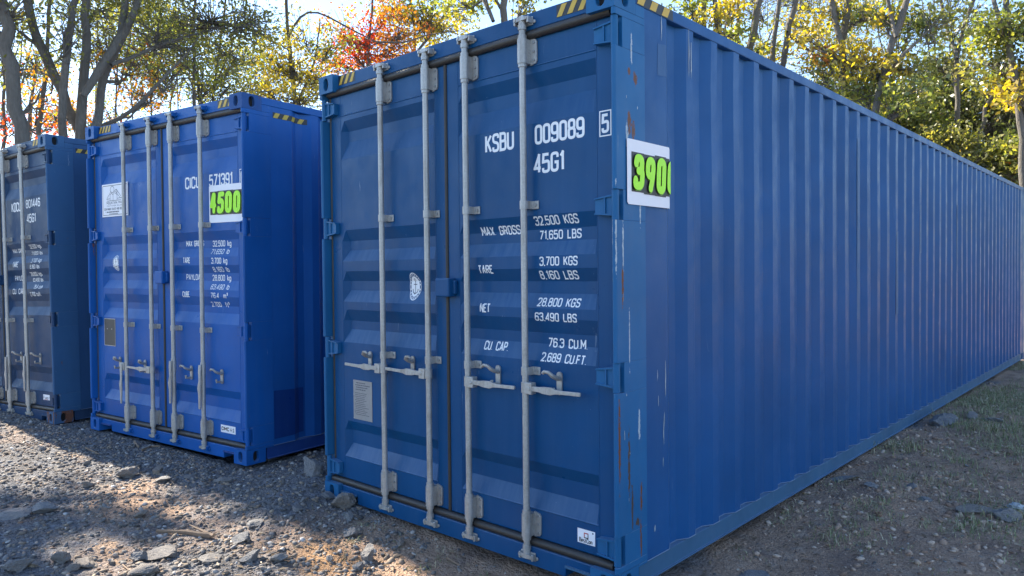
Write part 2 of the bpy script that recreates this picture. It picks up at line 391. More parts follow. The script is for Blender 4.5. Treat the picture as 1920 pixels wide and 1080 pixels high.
# ------------------------------------------------------------------ ground
CONT = {  # x, y, z, yaw, tilt
 'A': (0.0, 0.0, 0.0, 0.0, 0.0),
 'B': (-3.4086, -0.0712, 0.0622, 0.1395, 0.0066),
 'C': (-6.3284, -0.5771, 0.0773, 0.15, -0.0212)}
CW, CL, CH = 2.438, 12.192, 2.896
def in_cont(x, y, m=0.0):
    r = np.zeros(np.shape(x), bool)
    for (cx, cy, cz, th, t) in CONT.values():
        u = (x-cx)*math.cos(th)+(y-cy)*math.sin(th); v = -(x-cx)*math.sin(th)+(y-cy)*math.cos(th)
        r |= (u > -CW-m) & (u < m) & (v > -m) & (v < CL+m)
    return r
def bumpf(x, y, cx, cy, sx, sy): return np.exp(-((x-cx)/sx)**2-((y-cy)/sy)**2)
def gh(x, y):
    x = np.asarray(x, float); y = np.asarray(y, float)
    near = np.clip(1.3-np.hypot(x+2, y-3)/40, 0, 1)
    z = -0.035 + 0.0165*np.clip(-x, 0, 8)
    z = z + 0.075*fbm(x*0.5, y*0.5, 3)*near + 0.05*fbm(x*2.1+5, y*2.1, 4)*near + 0.022*fbm(x*9, y*9, 3)*near
    sw = np.clip((x+.5)/.8, 0, 1)*near
    z = z + sw*(0.035*np.abs(fbm(x*6, y*6, 4)) + 0.05*np.abs(fbm(x*2.6+3, y*2.6, 3))*np.clip(4*fbm(x*.9, y*.9+6, 2)+.4, 0, 1)) + .018*(1-sw)*np.abs(fbm(x*7+2, y*7, 3))*near
    z = z - 0.085*bumpf(x, y, -0.6, -0.35, 1.3, 0.5) + 0.07*bumpf(x, y, -2.6, -0.05, 0.35, 0.4) + 0.05*bumpf(x, y, -2.95, 0.9, 0.4, 0.8)
    z = z + 0.06*bumpf(x, y, 0.35, 2.6, 0.35, 0.6) + 0.05*bumpf(x, y, 0.5, 5.4, 0.6, 1.6) + 0.05*bumpf(x, y, 1.4, 4.6, 0.5, 0.5) - 0.05*bumpf(x, y, 0.5, 0.9, 0.4, 0.5)
    far = np.hypot(x+3, y-3)
    z = z + 0.6*np.clip((far-22)/60, 0, 1)*(fbm(x*.05, y*.05, 3)+.3)*2
    ic = in_cont(x, y, -0.12)
    z = np.where(ic, np.minimum(z, -0.03), z)
    return z
def axis(lo, hi, d, far):
    core = np.arange(lo, hi, d); out = []; s = d; p = hi
    while p < far: s *= 1.25; p += s; out.append(p)
    up = np.array(out); out = []; s = d; p = lo
    while p > -far: s *= 1.25; p -= s; out.append(p)
    return np.concatenate([np.array(out)[::-1], core, up])
gx = axis(-7.6, 3.4, 0.025, 400); gy = axis(-2.5, 9.0, 0.025, 400)
GX, GY = np.meshgrid(gx, gy, indexing='ij')
GZ = gh(GX, GY)
nx, ny = GX.shape
V = np.stack([GX.ravel(), GY.ravel(), GZ.ravel()], 1)
ii = np.arange(nx*ny).reshape(nx, ny)
Fq = np.stack([ii[:-1, :-1].ravel(), ii[1:, :-1].ravel(), ii[1:, 1:].ravel(), ii[:-1, 1:].ravel()], 1)
gm = N('gravel_and_soil'); c = gm.coord()
at = gm.n('ShaderNodeAttribute'); at.attribute_name = 'soil'
n1 = gm.noise(c, 1.6, 6, 0.65); n2 = gm.noise(c, 38, 6, 0.7); n3 = gm.noise(c, 9, 6, 0.65)
vor = gm.n('ShaderNodeTexVoronoi'); vor.inputs['Scale'].default_value = 48; gm.l(c, vor.inputs['Vector'])
vor2 = gm.n('ShaderNodeTexVoronoi'); vor2.inputs['Scale'].default_value = 110; gm.l(c, vor2.inputs['Vector'])
hv = gm.n('ShaderNodeRGBToBW'); gm.l(vor.outputs['Color'], hv.inputs[0])
grav = gm.mix(hv.outputs[0], (0.078, 0.083, 0.096), (0.300, 0.300, 0.315))
grav = gm.mix(gm.ramp(n3, [(0.4, 0.0), (0.7, 0.75)]), grav, (0.161, 0.137, 0.115))
soil = gm.mix(n2, (0.28, 0.175, 0.12), (0.54, 0.38, 0.27))
soil = gm.mix(gm.ramp(n3, [(0.5, 0.0), (0.72, 0.7)]), soil, (0.50, 0.40, 0.32))
soil = gm.mix(gm.ramp(gm.noise(c, 2.3, 4, .6), [(0.50, 0.0), (0.66, 0.8)]), soil, gm.mix(hv.outputs[0], (0.17, 0.12, 0.095), (0.28, 0.20, 0.16)))
sf = gm.math('ADD', at.outputs['Fac'], gm.math('MULTIPLY', gm.math('SUBTRACT', n1, 0.5), 0.9))
colr = gm.mix(gm.ramp(sf, [(0.40, 0.0), (0.60, 1.0)]), grav, soil)
at2 = gm.n('ShaderNodeAttribute'); at2.attribute_name = 'clay'
cf = gm.math('ADD', at2.outputs['Fac'], gm.math('MULTIPLY', gm.math('SUBTRACT', n3, 0.5), 0.8))
colr = gm.mix(gm.ramp(cf, [(0.45, 0.0), (0.75, 1.0)]), colr, gm.mix(n2, (0.30, 0.17, 0.09), (0.56, 0.36, 0.21)))
gm.set(Base_Color=colr, Roughness=0.9); gm.p.inputs['Specular IOR Level'].default_value = 0.2
n5 = gm.noise(c, 14, 8, .68, .4)
gm.bump(gm.math('ADD', gm.math('ADD', gm.math('ADD', n2, gm.math('MULTIPLY', n5, 2.2)), gm.math('MULTIPLY', vor.outputs['Distance'], -1.0)), gm.math('MULTIPLY', vor2.outputs['Distance'], -0.5)), 1.0, 0.016)
ground = np_mesh('ground', V, Fq, gm.m, smooth=True); ground['kind'] = 'structure'
soilw = np.clip(0.30 + 0.5*fbm(GX*.8, GY*.8, 3) + 0.7*np.clip((GX+0.6)/1.2, 0, 1)*np.clip((GY+0.7)/1.0, 0, 1) + 0.85*bumpf(GX, GY, -0.9, -0.35, 1.0, 0.42) + .35*bumpf(GX, GY, -3.3, -1.0, .7, .3), 0, 1)
clay = 0.85*bumpf(GX, GY, -1.55, -0.55, 0.42, 0.24) + 0.6*bumpf(GX, GY, -2.5, -1.35, 0.5, 0.15) + .55*bumpf(GX, GY, -4.9, -.85, .6, .14) + .5*bumpf(GX, GY, -1.3, -0.95, .5, .2)
for nm, arr in (('soil', soilw), ('clay', clay)):
    a = ground.data.attributes.new(nm, 'FLOAT', 'POINT'); a.data.foreach_set('value', np.ascontiguousarray(arr.ravel(), dtype=np.float32))

# ------------------------------------------------------------------ shipping containers
DY = 0.06                       # door face, measured back from the corner castings
RC = [(2.582, 2.513, 2.441, 2.322), (1.846, 1.772, 1.709, 1.635), (1.568, 1.501, 1.438, 1.362), (1.309, 1.232, 1.174, 1.087), (0.553, 0.485, 0.395, 0.310)]
ZC = sorted(z for r in RC for z in r)
def door_d(z):
    for a, b, c, d in RC:
        if d < z < a:
            if z > b: return 0.036*(a-z)/(a-b)
            if z < c: return 0.036*(z-d)/(c-d)
            return 0.036
    return 0.0
RODS = [-1.776, -1.345, -1.010, -0.580]
def corr(y):                    # side wall profile, depth inwards of the outer flat
    t = (y-0.47) % 0.278
    if y < 0.47 or y > 11.87: return 0.0
    return 0.036*(t/0.068 if t < .068 else 1 if t < .138 else (0.206-t)/.068 if t < .206 else 0)
def casting_bm(sx, sy, sz):
    """corner casting in a box of 0.162 x 0.178 x 0.118 with oval openings on end, side and top faces; signs say which faces look outwards"""
    bm = bmesh.new(); X, Y, Z = 0.162, 0.178, 0.118
    def face(o, u, v, nrm, lu, lv, hole):
        o, u, v, nrm = map(Vector, (o, u, v, nrm))
        if not hole:
            bm.faces.new([bm.verts.new(o+u*a+v*b) for a, b in ((0,0),(lu,0),(lu,lv),(0,lv))]); return
        hw, hh = hole; angs = [2*math.pi*k/24 for k in range(24)] + [math.atan2(sy_*lv/2, sx_*lu/2) % (2*math.pi) for sx_ in (1,-1) for sy_ in (1,-1)]
        angs = sorted(angs); outer = []; inner = []; deep = []
        for a in angs:
            ca, sa = math.cos(a), math.sin(a); k = min(lu/2/abs(ca) if abs(ca) > 1e-9 else 1e9, lv/2/abs(sa) if abs(sa) > 1e-9 else 1e9)
            cpos = o+u*lu/2+v*lv/2
            q = 2.0 if hw > 0.03 else 2.6
            rr = (abs(ca/hw)**q+abs(sa/hh)**q)**(-1/q)
            outer.append(bm.verts.new(cpos+u*ca*k+v*sa*k)); inner.append(bm.verts.new(cpos+u*ca*rr+v*sa*rr)); deep.append(bm.verts.new(cpos+u*ca*rr+v*sa*rr-nrm*0.03))
        n = len(angs)
        for i in range(n):
            j = (i+1) % n
            bm.faces.new((outer[i], outer[j], inner[j], inner[i])); bm.faces.new((inner[i], inner[j], deep[j], deep[i]))
        bm.faces.new(deep).material_index = 1
    fx = 0 if sx > 0 else X
    # end faces (y)
    face((0,0,0), (1,0,0), (0,0,1), (0,-1,0), X, Z, (0.026, 0.041) if sy < 0 else None)
    face((0,Y,0), (1,0,0), (0,0,1), (0,1,0), X, Z, (0.026, 0.041) if sy > 0 else None)
    face((0,0,0), (0,1,0), (0,0,1), (-1,0,0), Y, Z, (0.027, 0.041) if sx < 0 else None)
    face((X,0,0), (0,1,0), (0,0,1), (1,0,0), Y, Z, (0.027, 0.041) if sx > 0 else None)
    face((0,0,0), (1,0,0), (0,1,0), (0,0,-1), X, Y, (0.032, 0.06) if sz < 0 else None)
    face((0,0,Z), (1,0,0), (0,1,0), (0,0,1), X, Y, (0.032, 0.06) if sz > 0 else None)
    bmesh.ops.remove_doubles(bm, verts=bm.verts, dist=1e-5)
    return bm
def lettering(parent, txt, x, z, h, width=None, th=None, slant=0.0, right=None, mat=WHITE, name='lettering'):
    """painted characters draped on the ribbed door; x,z is the left end of the baseline"""
    th = th or h*0.15
    paths, L = text_paths(txt, h-th, 1.0)
    sq = ((width-th)/L) if width else 0.8
    bm = bmesh.new(); lay = 0.0
    for pth, cl in paths:
        lay = strokes(bm, [(x+th/2+p[0]*sq+p[1]*slant, z+th/2+p[1]) for p in pth], cl, th, lay)
        if lay < -4e-4: lay = 0.0
    zz = [q for q in ZC if z-.3*h < q < z+h*1.1]
    drape(bm, zz, lambda a, l, b: (a, DY-0.0012+door_d(b)+l, b))
    return obj(name, bm, mat, parent, normals=False)
def hazard(parent, fn, width, height, n, phase=0.25, cuts=()):
    """black and yellow stripe sticker drawn flat in (u, v), then laid on the surface by fn(u, v, lift)"""
    bm = bmesh.new(); rect(bm, 0, width, 0, height, 0.0012)
    st = width/n; sl = height*0.55
    for k in range(n):
        a = st*(k+phase-.25); q = []
        for (uu, vv) in ((a,0),(a+st*.5,0),(a+st*.5+sl,height),(a+sl,height)):
            q.append((min(max(uu, 0.002), width-.002), min(max(vv, .002), height-.002)))
        bm.faces.new([bm.verts.new((a_, .0022, b_)) for a_, b_ in q]).material_index = 1
    drape(bm, [], lambda u, l, v: Vector(fn(u, v, l)), cuts)
    return obj('hazard_sticker', bm, [BLACK, YELLOW], parent, normals=False)
def rect(bm, x0, x1, z0, z1, y, mi=0):
    bm.faces.new([bm.verts.new((a, y, b)) for a, b in ((x0,z0),(x1,z0),(x1,z1),(x0,z1))]).material_index = mi

def build_container(key, label, pal, text_fn, handle_modes, catch_z, hub_z):
    cx, cy, cz, th, tl = CONT[key]
    root = empty('shipping_container', (cx, cy, cz), (0, 0, 0))
    root.matrix_world = Matrix.Translation((cx, cy, cz)) @ Matrix.Rotation(th, 4, 'Z') @ Matrix.Rotation(tl, 4, 'Y')
    tag(root, label, 'shipping container', 'blue shipping containers in a row')
    PT, PP, PS, PB, KP = pal    # door paint, post paint, side paint, bottom rail, keeper paint
    # castings
    for sx, x0 in ((1, -0.162), (-1, -CW)):
        for sy, y0 in ((-1, 0.0), (1, CL-.178)):
            for sz, z0 in ((-1, 0.0), (1, CH-.118)):
                bm = casting_bm(sx, sy, sz)
                for v in bm.verts: v.co += Vector((x0, y0, z0))
                obj('corner_casting', bm, [RUSTY[key] if key in RUSTY and sx > 0 and sy < 0 and sz == (-1 if key == 'C' else 1) else PP, CAVITY_SHADE], root, bevel=0.004)
    # door-end posts, cut back at the hinges
    HZ = (2.672, 1.862, 1.046, 0.222)
    for sgn in (1, -1):
        X = (lambda a: a) if sgn > 0 else (lambda a: -CW-a)
        bm = bmesh.new()
        arc = [(-0.022+0.022*math.sin(t), 0.024-0.022*math.cos(t)) for t in np.linspace(0, math.pi/2, 6)]
        full = [(X(-0.05), 0.30)] + [(X(-0.05), 0.004)] + [(X(a), b-.001) for a, b in arc] + [(X(0.0), 0.256), (X(-.006), 0.262), (X(-.04), 0.262)]
        arc = [(-0.0125+0.0125*math.sin(t), 0.0125-0.0125*math.cos(t)) for t in np.linspace(-math.pi*.45, math.pi/2, 9)]
        full = [(X(-0.052), 0.24), (X(-0.052), 0.074), (X(-0.026), 0.066)] + [(X(a), b) for a, b in arc] + [(X(0.0), 0.258)]
        cut = [(X(-0.052), 0.24), (X(-0.052), 0.074), (X(-.030), 0.064), (X(0.0), 0.064), (X(0.0), 0.258)]
        zs = [0.119]; 
        for hz in HZ[::-1]: zs += [hz-.072, hz+.072]
        zs.append(CH-.119)
        for i in range(len(zs)-1): prism(bm, full if i % 2 == 0 else cut, 'z', zs[i], zs[i+1])
        box(bm, *sorted((X(-.052), X(-.0005))), .1785, .2575, CH-.1185, 2.8315); box(bm, *sorted((X(-.052), X(-.0005))), .1785, .2575, .105, .1185)
        obj('corner_post', bm, NEARPOST if (key == 'A' and sgn > 0) else PP, root, bevel=0.002)
        bm = bmesh.new(); box(bm, *sorted((X(-0.15), X(-.002))), CL-.16, CL-.004, .119, CH-.119); obj('corner_post', bm, PP, root, bevel=.006)
    # header
    bm = bmesh.new(); box(bm, -CW+.163, -.163, 0.045, .20, 2.802, 2.890); box(bm, -CW+.053, -.053, 0.09, .20, 2.74, 2.801)
    head = obj('door_header', bm, PT, root, bevel=.004)
    hazard(head, lambda u, v, l: (-CW+.172+u, .045-l, 2.822+v), .22 if key != 'A' else .185, .062, 4 if key != 'A' else 3)
    hazard(head, lambda u, v, l: (-.377+u, .045-l, 2.822+v), .20, .062, 3)
    # sill with the two lifting notches
    bm = bmesh.new(); z1 = 0.112
    poly = [(-CW+.163, .012), (-CW+.163, z1), (-.163, z1), (-.163, .012)]
    poly = [(-CW+.163, z1), (-CW+.163, .062), (-2.10, .062), (-2.095, .012), (-.338, .012), (-.333, .062), (-.163, .062), (-.163, z1)]
    prism(bm, poly, 'y', 0.028, .14)
    sill = obj('door_sill', bm, PT, root, bevel=.004)
    bm = bmesh.new(); box(bm, -CW+.163, -.163, .1405, .2, .012, .11)
    for a, b in ((-CW+.163, -2.1), (-.333, -.163)): prism(bm, [(a,.062),(b,.062),(b,.074),(a,.074)], 'y', .016, .0275)
    obj('threshold', bm, PB, root)
    # doors
    doors = []
    for (xl, xr, pl, pr) in ((-2.382, -1.232, -2.272, -1.322), (-1.208, -0.056, -1.112, -0.150)):
        bm = bmesh.new()
        xs = [xl, pl, pl+.04, pr-.012, pr, xr]; wx = [0, 0, 1, 1, 0, 0]
        zs = sorted(set([0.155, 2.757] + ZC))
        g = [[bm.verts.new((x, DY+door_d(z)*wgt, z)) for x, wgt in zip(xs, wx)] for z in zs]
        for i in range(len(zs)-1):
            for j in range(len(xs)-1): bm.faces.new((g[i][j], g[i][j+1], g[i+1][j+1], g[i+1][j]))
        bk = [[bm.verts.new((x, DY+.055, z)) for x in (xl, xr)] for z in (zs[0], zs[-1])]
        bm.faces.new((bk[0][0], bk[1][0], bk[1][1], bk[0][1]))
        bm.faces.new([r[0] for r in g] + [bk[1][0], bk[0][0]]); bm.faces.new([r[-1] for r in g][::-1] + [bk[0][1], bk[1][1]])
        bm.faces.new(g[0][::-1] + [bk[0][0], bk[0][1]]); bm.faces.new(g[-1] + [bk[1][1], bk[1][0]])
        d = obj('door', bm, PT, root); doors.append(d)
        bm = bmesh.new()
        for z in (2.618, 0.306):   # weld beads of the panel
            prism(bm, [(DY-.0035, z), (DY+.001, z-.006), (DY+.001, z+.006)], 'x', pl+.002, pr-.002)
        for x in (pl-.004, pr+.004): prism(bm, [(x-.004, DY+.001), (x, DY-.002), (x+.004, DY+.001)], 'z', .16, 2.752)
        obj('weld_bead', bm, PT, d)
        # gaskets
        bm = bmesh.new(); left = xl < -2
        xa, xb = (xl-.012, xr+.012) if left else (xl-.0115, xr+.005)
        tube(bm, [(xa, .05, 2.778), (xb, .05, 2.778)], .0225, 12); tube(bm, [(xa, .048, .134), (xb, .048, .134)], .0215, 12)
        if left:
            tube(bm, [(-1.220, .06, .155), (-1.220, .06, 2.757)], .0115, 10); tube(bm, [(xl-.010, .066, .155), (xl-.010, .066, 2.757)], .011, 8)
        else: tube(bm, [(xr+.003, .075, .155), (xr+.003, .075, 2.757)], .008, 8)
        obj('door_gasket', bm, RUBBER, d, smooth=True)
        # hinges
        for hz in HZ:
            bm = bmesh.new(); s = -1 if left else 1; hx = -CW+.020 if left else -.020; ex = -2.305 if left else -.138
            a = [(hx, hz-.052), (hx, hz+.052), (ex, hz+.036), (ex, hz-.040)]
            prism(bm, a, 'y', .030, DY-.0005)
            prism(bm, [(hx, hz+.042), (hx, hz+.052), (ex, hz+.036), (ex, hz+.030)], 'y', .020, .0297)
            prism(bm, [(hx, hz-.052), (hx, hz-.042), (ex, hz-.034), (ex, hz-.040)], 'y', .020, .0297)
            mx = (hx+ex)/2
            prism(bm, [(mx-.004, hz-.04), (mx+.004, hz-.04), (mx+.004, hz+.038), (mx-.004, hz+.038)], 'y', .022, .0297)
            tube(bm, [(hx, .028, hz-.0705), (hx, .028, hz+.0705)], .0175, 16)
            obj('hinge', bm, PP if key == 'A' else PT, d, smooth=True)
    D0, D1 = doors
    bm = bmesh.new(); box(bm, -1.262, -1.146, -.004, .0585, 1.412, 1.520); box(bm, -1.18, -1.13, .03, .0592, 1.425, 1.507); lb = obj('lock_box', bm, PT, D1, bevel=.008)
    # locking gear
    for k, x in enumerate(RODS):
        d = D0 if k < 2 else D1; RY = 0.012
        bm = bmesh.new(); tube(bm, [(x, RY, .085), (x, RY, 2.835)], .0172, 20); obj('locking_rod', bm, GALV, d, smooth=True)
        for zt, s in ((2.835, 1), (.085, -1)):
            bm = bmesh.new()
            tube(bm, [(x, RY, zt-.035*s), (x, RY, zt-.012*s), (x, RY, zt-.010*s), (x, RY, zt+.012*s)], [.0225, .0225, .019, .019], 14)
            prism(bm, [(x-.030, zt+.006*s), (x-.034, zt+.022*s), (x-.012, zt+.030*s), (x+.012, zt+.030*s), (x+.032, zt+.024*s), (x+.030, zt+.008*s)], 'y', RY-.020, RY+.018)
            tube(bm, [(x-.026, RY+.015, zt+.017*s), (x-.036, RY-.022, zt+.017*s)], .010, 8); tube(bm, [(x+.026, RY+.015, zt+.017*s), (x+.034, RY-.018, zt+.017*s)], .009, 8)
            obj('rod_cam', bm, GALV, d, smooth=True)
            par = head if s > 0 else sill; yb = .0445 if s > 0 else .0275
            bm = bmesh.new(); zc = 2.845 if s > 0 else .062
            box(bm, x-.05, x+.05, yb-.008, yb, zc-.022, zc+.022)
            for q in (-1, 1):
                prism(bm, [(x+q*.050, zc-.016), (x+q*.050, zc+.016), (x+q*.038, zc+.018), (x+q*.038, zc-.018)], 'y', RY-.012, yb-.0082)
            tube(bm, [(x+.058, yb+.001, zc-.006), (x+.058, yb-.008, zc-.006)], .010, 8)
            obj('cam_keeper', bm, KP, par, bevel=.003)
        for zc, hh in ((2.690, .082), (.226, .078)):
            bm = bmesh.new()
            tube(bm, [(x, RY, zc-hh), (x, RY, zc-hh+.018), (x, RY, zc-hh+.0185), (x, RY, zc+hh-.0185), (x, RY, zc+hh-.018), (x, RY, zc+hh)], [.0225, .0225, .0265, .0265, .0225, .0225], 18)
            box(bm, x-.024, x+.024, RY+.001, DY-.001, zc-hh+.02, zc+hh-.02)
            prism(bm, [(x+.02, zc-hh+.012), (x+.056, zc-hh+.020), (x+.064, zc-hh+.032), (x+.064, zc+hh-.032), (x+.056, zc+hh-.020), (x+.02, zc+hh-.012)], 'y', DY-.010, DY-.0012)
            g = obj('rod_guide', bm, GALV, d, smooth=True)
            bm = bmesh.new()
            for q in (-.045, 0, .045): tube(bm, [(x+.046, DY-.0095, zc+q), (x+.046, DY-.016, zc+q)], .0075, 8)
            tube(bm, [(x-.0275, RY-.002, zc+.05), (x-.0265, RY-.004, zc+.05)], .004, 6)
            obj('bolt', bm, BOLT, d)
        for zc in (1.898, 1.034):
            bm = bmesh.new()
            tube(bm, [(x, RY, zc-.022), (x, RY, zc+.022)], .0215, 18)
            prism(bm, [(x-.0215, RY), (x-.0215, DY-.001), (x-.0165, DY-.001), (x-.0165, RY)], 'z', zc-.021, zc+.021); box(bm, x-.030, x-.0217, DY-.008, DY-.001, zc-.021, zc+.021)
            prism(bm, [(x+.0165, RY), (x+.0165, DY-.001), (x+.066, DY-.001), (x+.066, DY-.0075), (x+.0225, DY-.0075), (x+.0225, RY)], 'z', zc-.021, zc+.021)
            obj('rod_bracket', bm, GALV, d, smooth=True, bevel=.0015)
            bm = bmesh.new(); tube(bm, [(x+.046, DY-.007, zc), (x+.046, DY-.014, zc)], .0095, 8); obj('bolt', bm, BOLT, d)
        # handle catch and handle
        s = -1 if k < 2 else 1; zc = catch_z; xc = x + s*.195; mode = handle_modes[k]
        yd = DY + door_d(zc-.05)
        bm = bmesh.new()
        ob = [(xc+.017*math.cos(t), zc-.045+(.017*math.sin(t)) + (.0 if math.sin(t) < 0 else .085)) for t in np.linspace(0, 2*math.pi, 17)[:-1]]
        prism(bm, ob, 'y', DY-.010, DY-.0012)
        hk = [(xc, DY-.012, zc+.022), (xc, DY-.040, zc+.030), (xc-s*.004, DY-.062, zc+.042), (xc-s*.02, DY-.070, zc+.058), (xc-s*.045, DY-.072, zc+.060), (xc-s*.058, DY-.070, zc+.050)]
        tube(bm, hk, [.017, .016, .015, .013, .011, .009], 10, flat=(1.0, .7))
        tube(bm, [(xc, DY-.010, zc-.045), (xc, DY-.055, zc-.042), (xc, DY-.058, zc-.020)], [.010, .009, .009], 8)
        for q in (.034, -.052): tube(bm, [(xc, DY-.0095, zc+q), (xc, DY-.015, zc+q)], .007, 8)
        obj('handle_catch', bm, GALV, d, smooth=True)
        bm = bmesh.new(); hz = hub_z[k]; HY = RY-.006
        if mode == 'side':
            box(bm, *sorted((x+s*.012, x+s*.062)), HY-.020, HY+.018, hz-.030, hz+.030)
            tube(bm, [(x, RY, hz-.028), (x, RY, hz+.028)], .0225, 14)
            prof = [(.040, .013, -.013), (.105, .013, -.013), (.135, .017, -.019), (.185, .019, -.021), (.215, .011, -.013), (.250, .009, -.010), (.375, .013, -.006), (.378, .009, -.004)]
            top = [(x+s*a_, hz+b_) for a_, b_, c_ in prof]; bot = [(x+s*a_, hz+c_) for a_, b_, c_ in prof]
            bend = lambda a_: HY-.004-.010*max(0, (a_-.18)/.2)
            ring = [[bm.verts.new((q[0], bend(abs(q[0]-x))+d_, q[1])) for q in top+bot[::-1]] for d_ in (-.012, .0)]
            n_ = len(ring[0]); bm.faces.new(ring[0]); bm.faces.new(ring[1][::-1])
            for i_ in range(n_): bm.faces.new((ring[0][i_], ring[0][(i_+1) % n_], ring[1][(i_+1) % n_], ring[1][i_]))
            tube(bm, [(x+s*.110, HY-.018, hz), (x+s*.110, HY+.012, hz)], .005, 8)
            tube(bm, [(x+s*.045, HY-.024, hz), (x+s*.045, HY-.018, hz)], .010, 10)
        else:
            xo = x + (0.0 if mode == 'down' else s*.040)
            if mode == 'hang': box(bm, *sorted((x+s*.012, x+s*.062)), HY-.020, HY+.018, hz-.030, hz+.040)
            else: tube(bm, [(x, RY, hz-.06), (x, RY, hz+.05)], .0215, 14)
            pts = [(xo, HY-.022, hz+.03), (xo, HY-.026, hz-.03), (xo+.004, HY-.028, hz-.10), (xo-.006, HY-.028, hz-.16), (xo-.004, HY-.026, hz-.22), (xo-.010, HY-.024, hz-.335)]
            tube(bm, pts, [.017, .016, .013, .020, .015, .012], 10, flat=(1.1, .55))
        obj('door_handle', bm, GALV, d, smooth=True, bevel=.003)
    # bump stops on the header edge of the doors, rails, walls
    for sgn in (1, -1):
        X = (lambda a: a) if sgn > 0 else (lambda a: -CW-a)
        bm = bmesh.new(); box(bm, *sorted((X(-.062), X(-.001))), .179, CL-.179, 2.832, CH-.004)
        tr = obj('top_side_rail', bm, PS, root, bevel=.005)
        if sgn > 0:
            if key == 'A': hazard(tr, lambda u, v, l: (-.001+l, .19+u, 2.836+v), .34, .052, 3)
        bm = bmesh.new()
        prof = [(X(-.012), .016), (X(-.012), .104), (X(-.060), .110), (X(-.066), .110), (X(-.066), .010), (X(.002), .010), (X(.002), .016)]
        prism(bm, prof, 'y', .20, CL-.179)
        obj('bottom_side_rail', bm, PB, root, bevel=.002)
        ys = [.2585, .47]; y = .47
        while y+.278 < CL-.25: ys += [y+.068, y+.138, y+.206, y+.278]; y += .278
        ys.append(CL-.16); bm = bmesh.new()
        rows = [[bm.verts.new((X(-.004-corr(q+1e-5 if q < 11.8 else 20)-.011*float(fbm(np.array(q*.9+cx), np.array(z*1.1), 2)+.16)*min(1, (z-.1095)*4, (2.8315-z)*4, max(0, (q-.48)*3))), q, z)) for q in ys] for z in np.linspace(.1095, 2.8315, 12)]
        for a, b in zip(rows, rows[1:]):
            for i in range(len(ys)-1): bm.faces.new((a[i], a[i+1], b[i+1], b[i]))
        wl = obj('side_wall', bm, PS, root)
        if sgn > 0:
            if key != 'A':
                hazard(wl, lambda u, v, l: (-.004+l-corr(.285+u), .285+u, 2.745+v), .36, .045, 4, cuts=[q-.285 for q in ys if .29 < q < .64])
            # weld seam along the foot of the wall
            bm = bmesh.new()
            for i in range(len(ys)-2):
                p, q = Vector((X(-.002-corr(ys[i]+1e-5)), ys[i], .1105)), Vector((X(-.002-corr(ys[i+1]-1e-5)), ys[i+1], .1105))
                tube(bm, [p, q], .0028, 5)
            obj('weld_seam', bm, WELD, root)
    bm = bmesh.new(); ys = [.2]+list(np.arange(.3, CL-.3, .105))+[CL-.18]
    r0 = [bm.verts.new((-CW+.03, y, CH-.008-.02*(i % 2))) for i, y in enumerate(ys)]; r1 = [bm.verts.new((-.03, y, CH-.008-.02*(i % 2))) for i, y in enumerate(ys)]
    for i in range(len(ys)-1): bm.faces.new((r0[i], r0[i+1], r1[i+1], r1[i]))
    obj('roof', bm, PS, root)
    bm = bmesh.new(); box(bm, -CW+.067, -.067, .205, CL-.1, .10, .125)
    for y in np.arange(.5, CL-.3, .3): box(bm, -CW+.067, -.067, y, y+.04, .015, .0995)
    obj('floor', bm, PB, root)
    bm = bmesh.new(); box(bm, -CW+.151, -.151, CL-.06, CL-.03, .119, CH-.02); obj('end_wall', bm, PS, root)
    text_fn(root, D0, D1)
    return root, D0, D1

_r, _c, _d = (0.16, 0.060, 0.026), (0.40, 0.46, 0.50), (0.085, 0.055, 0.040)
MARKS = [(.118, 2.255, .020, .075, _r), (.152, 2.225, .020, .060, _r), (.098, 2.20, .014, .07, _c), (.118, 2.50, .016, .022, _r), (.172, 2.475, .022, .045, _r), (.142, 2.61, .010, .10, _c),
         (.006, 1.75, .005, .3, _c), (.060, 1.66, .008, .18, _c), (.056, 1.48, .012, .12, _r), (.11, 1.22, .006, .2, _c), (.10, .62, .012, .22, _d), (.125, .41, .011, .15, _d), (.205, .44, .011, .12, _r),
         (.17, .33, .02, .03, _d), (.20, .24, .010, .12, _r), (.19, .80, .012, .10, _c), (.21, 1.85, .008, .10, _c), (.020, .75, .012, .30, _r)]
RUSTY = {'C': paint('rusty_grey_blue_paint', (0.06, 0.12, 0.22), 0.8, 1.6, 0.6, (29, 0, 0)), 'B': paint('rusty_bright_blue_paint', (0.03, 0.09, 0.26), 0.8, 1.1, 0.6, (31, 0, 0))}
NEARPOST = paint('worn_blue_post_paint', (0.015, 0.127, 0.302), 0.8, 0.0, 0.42, (3, 0, 0), marks=MARKS)
WELD = paint('weld_paint', (0.15, 0.22, 0.34), 0.3, 0, 0.55)
PA = (paint('deep_blue_door_paint', (0.003, 0.068, 0.193), 0.35, 0.0, 0.36), paint('blue_post_paint', (0.014, 0.119, 0.279), 0.6, 0.0, 0.42, (3, 0, 0)),
      paint('blue_side_paint', (0.010, 0.087, 0.254), 0.18, 0.0, 0.40, (0, 4, 0)), paint('dusty_blue_rail_paint', (0.046, 0.127, 0.230), 0.7, 0.1, 0.55, (0, 0, 5)), GALV)
PBm = (paint('bright_blue_door_paint', (0.006, 0.097, 0.357), 0.2, 0.0, 0.36, (7, 0, 0)), paint('bright_blue_post_paint', (0.009, 0.102, 0.357), 0.6, 0.30, 0.40, (9, 0, 0)),
      paint('bright_blue_side_paint', (0.012, 0.104, 0.356), 0.2, 0.0, 0.38, (11, 0, 0)), paint('bright_blue_rail_paint', (0.020, 0.066, 0.251), 0.4, 0.05, 0.5, (13, 0, 0)), None)
PBm = PBm[:4] + (PBm[1],)
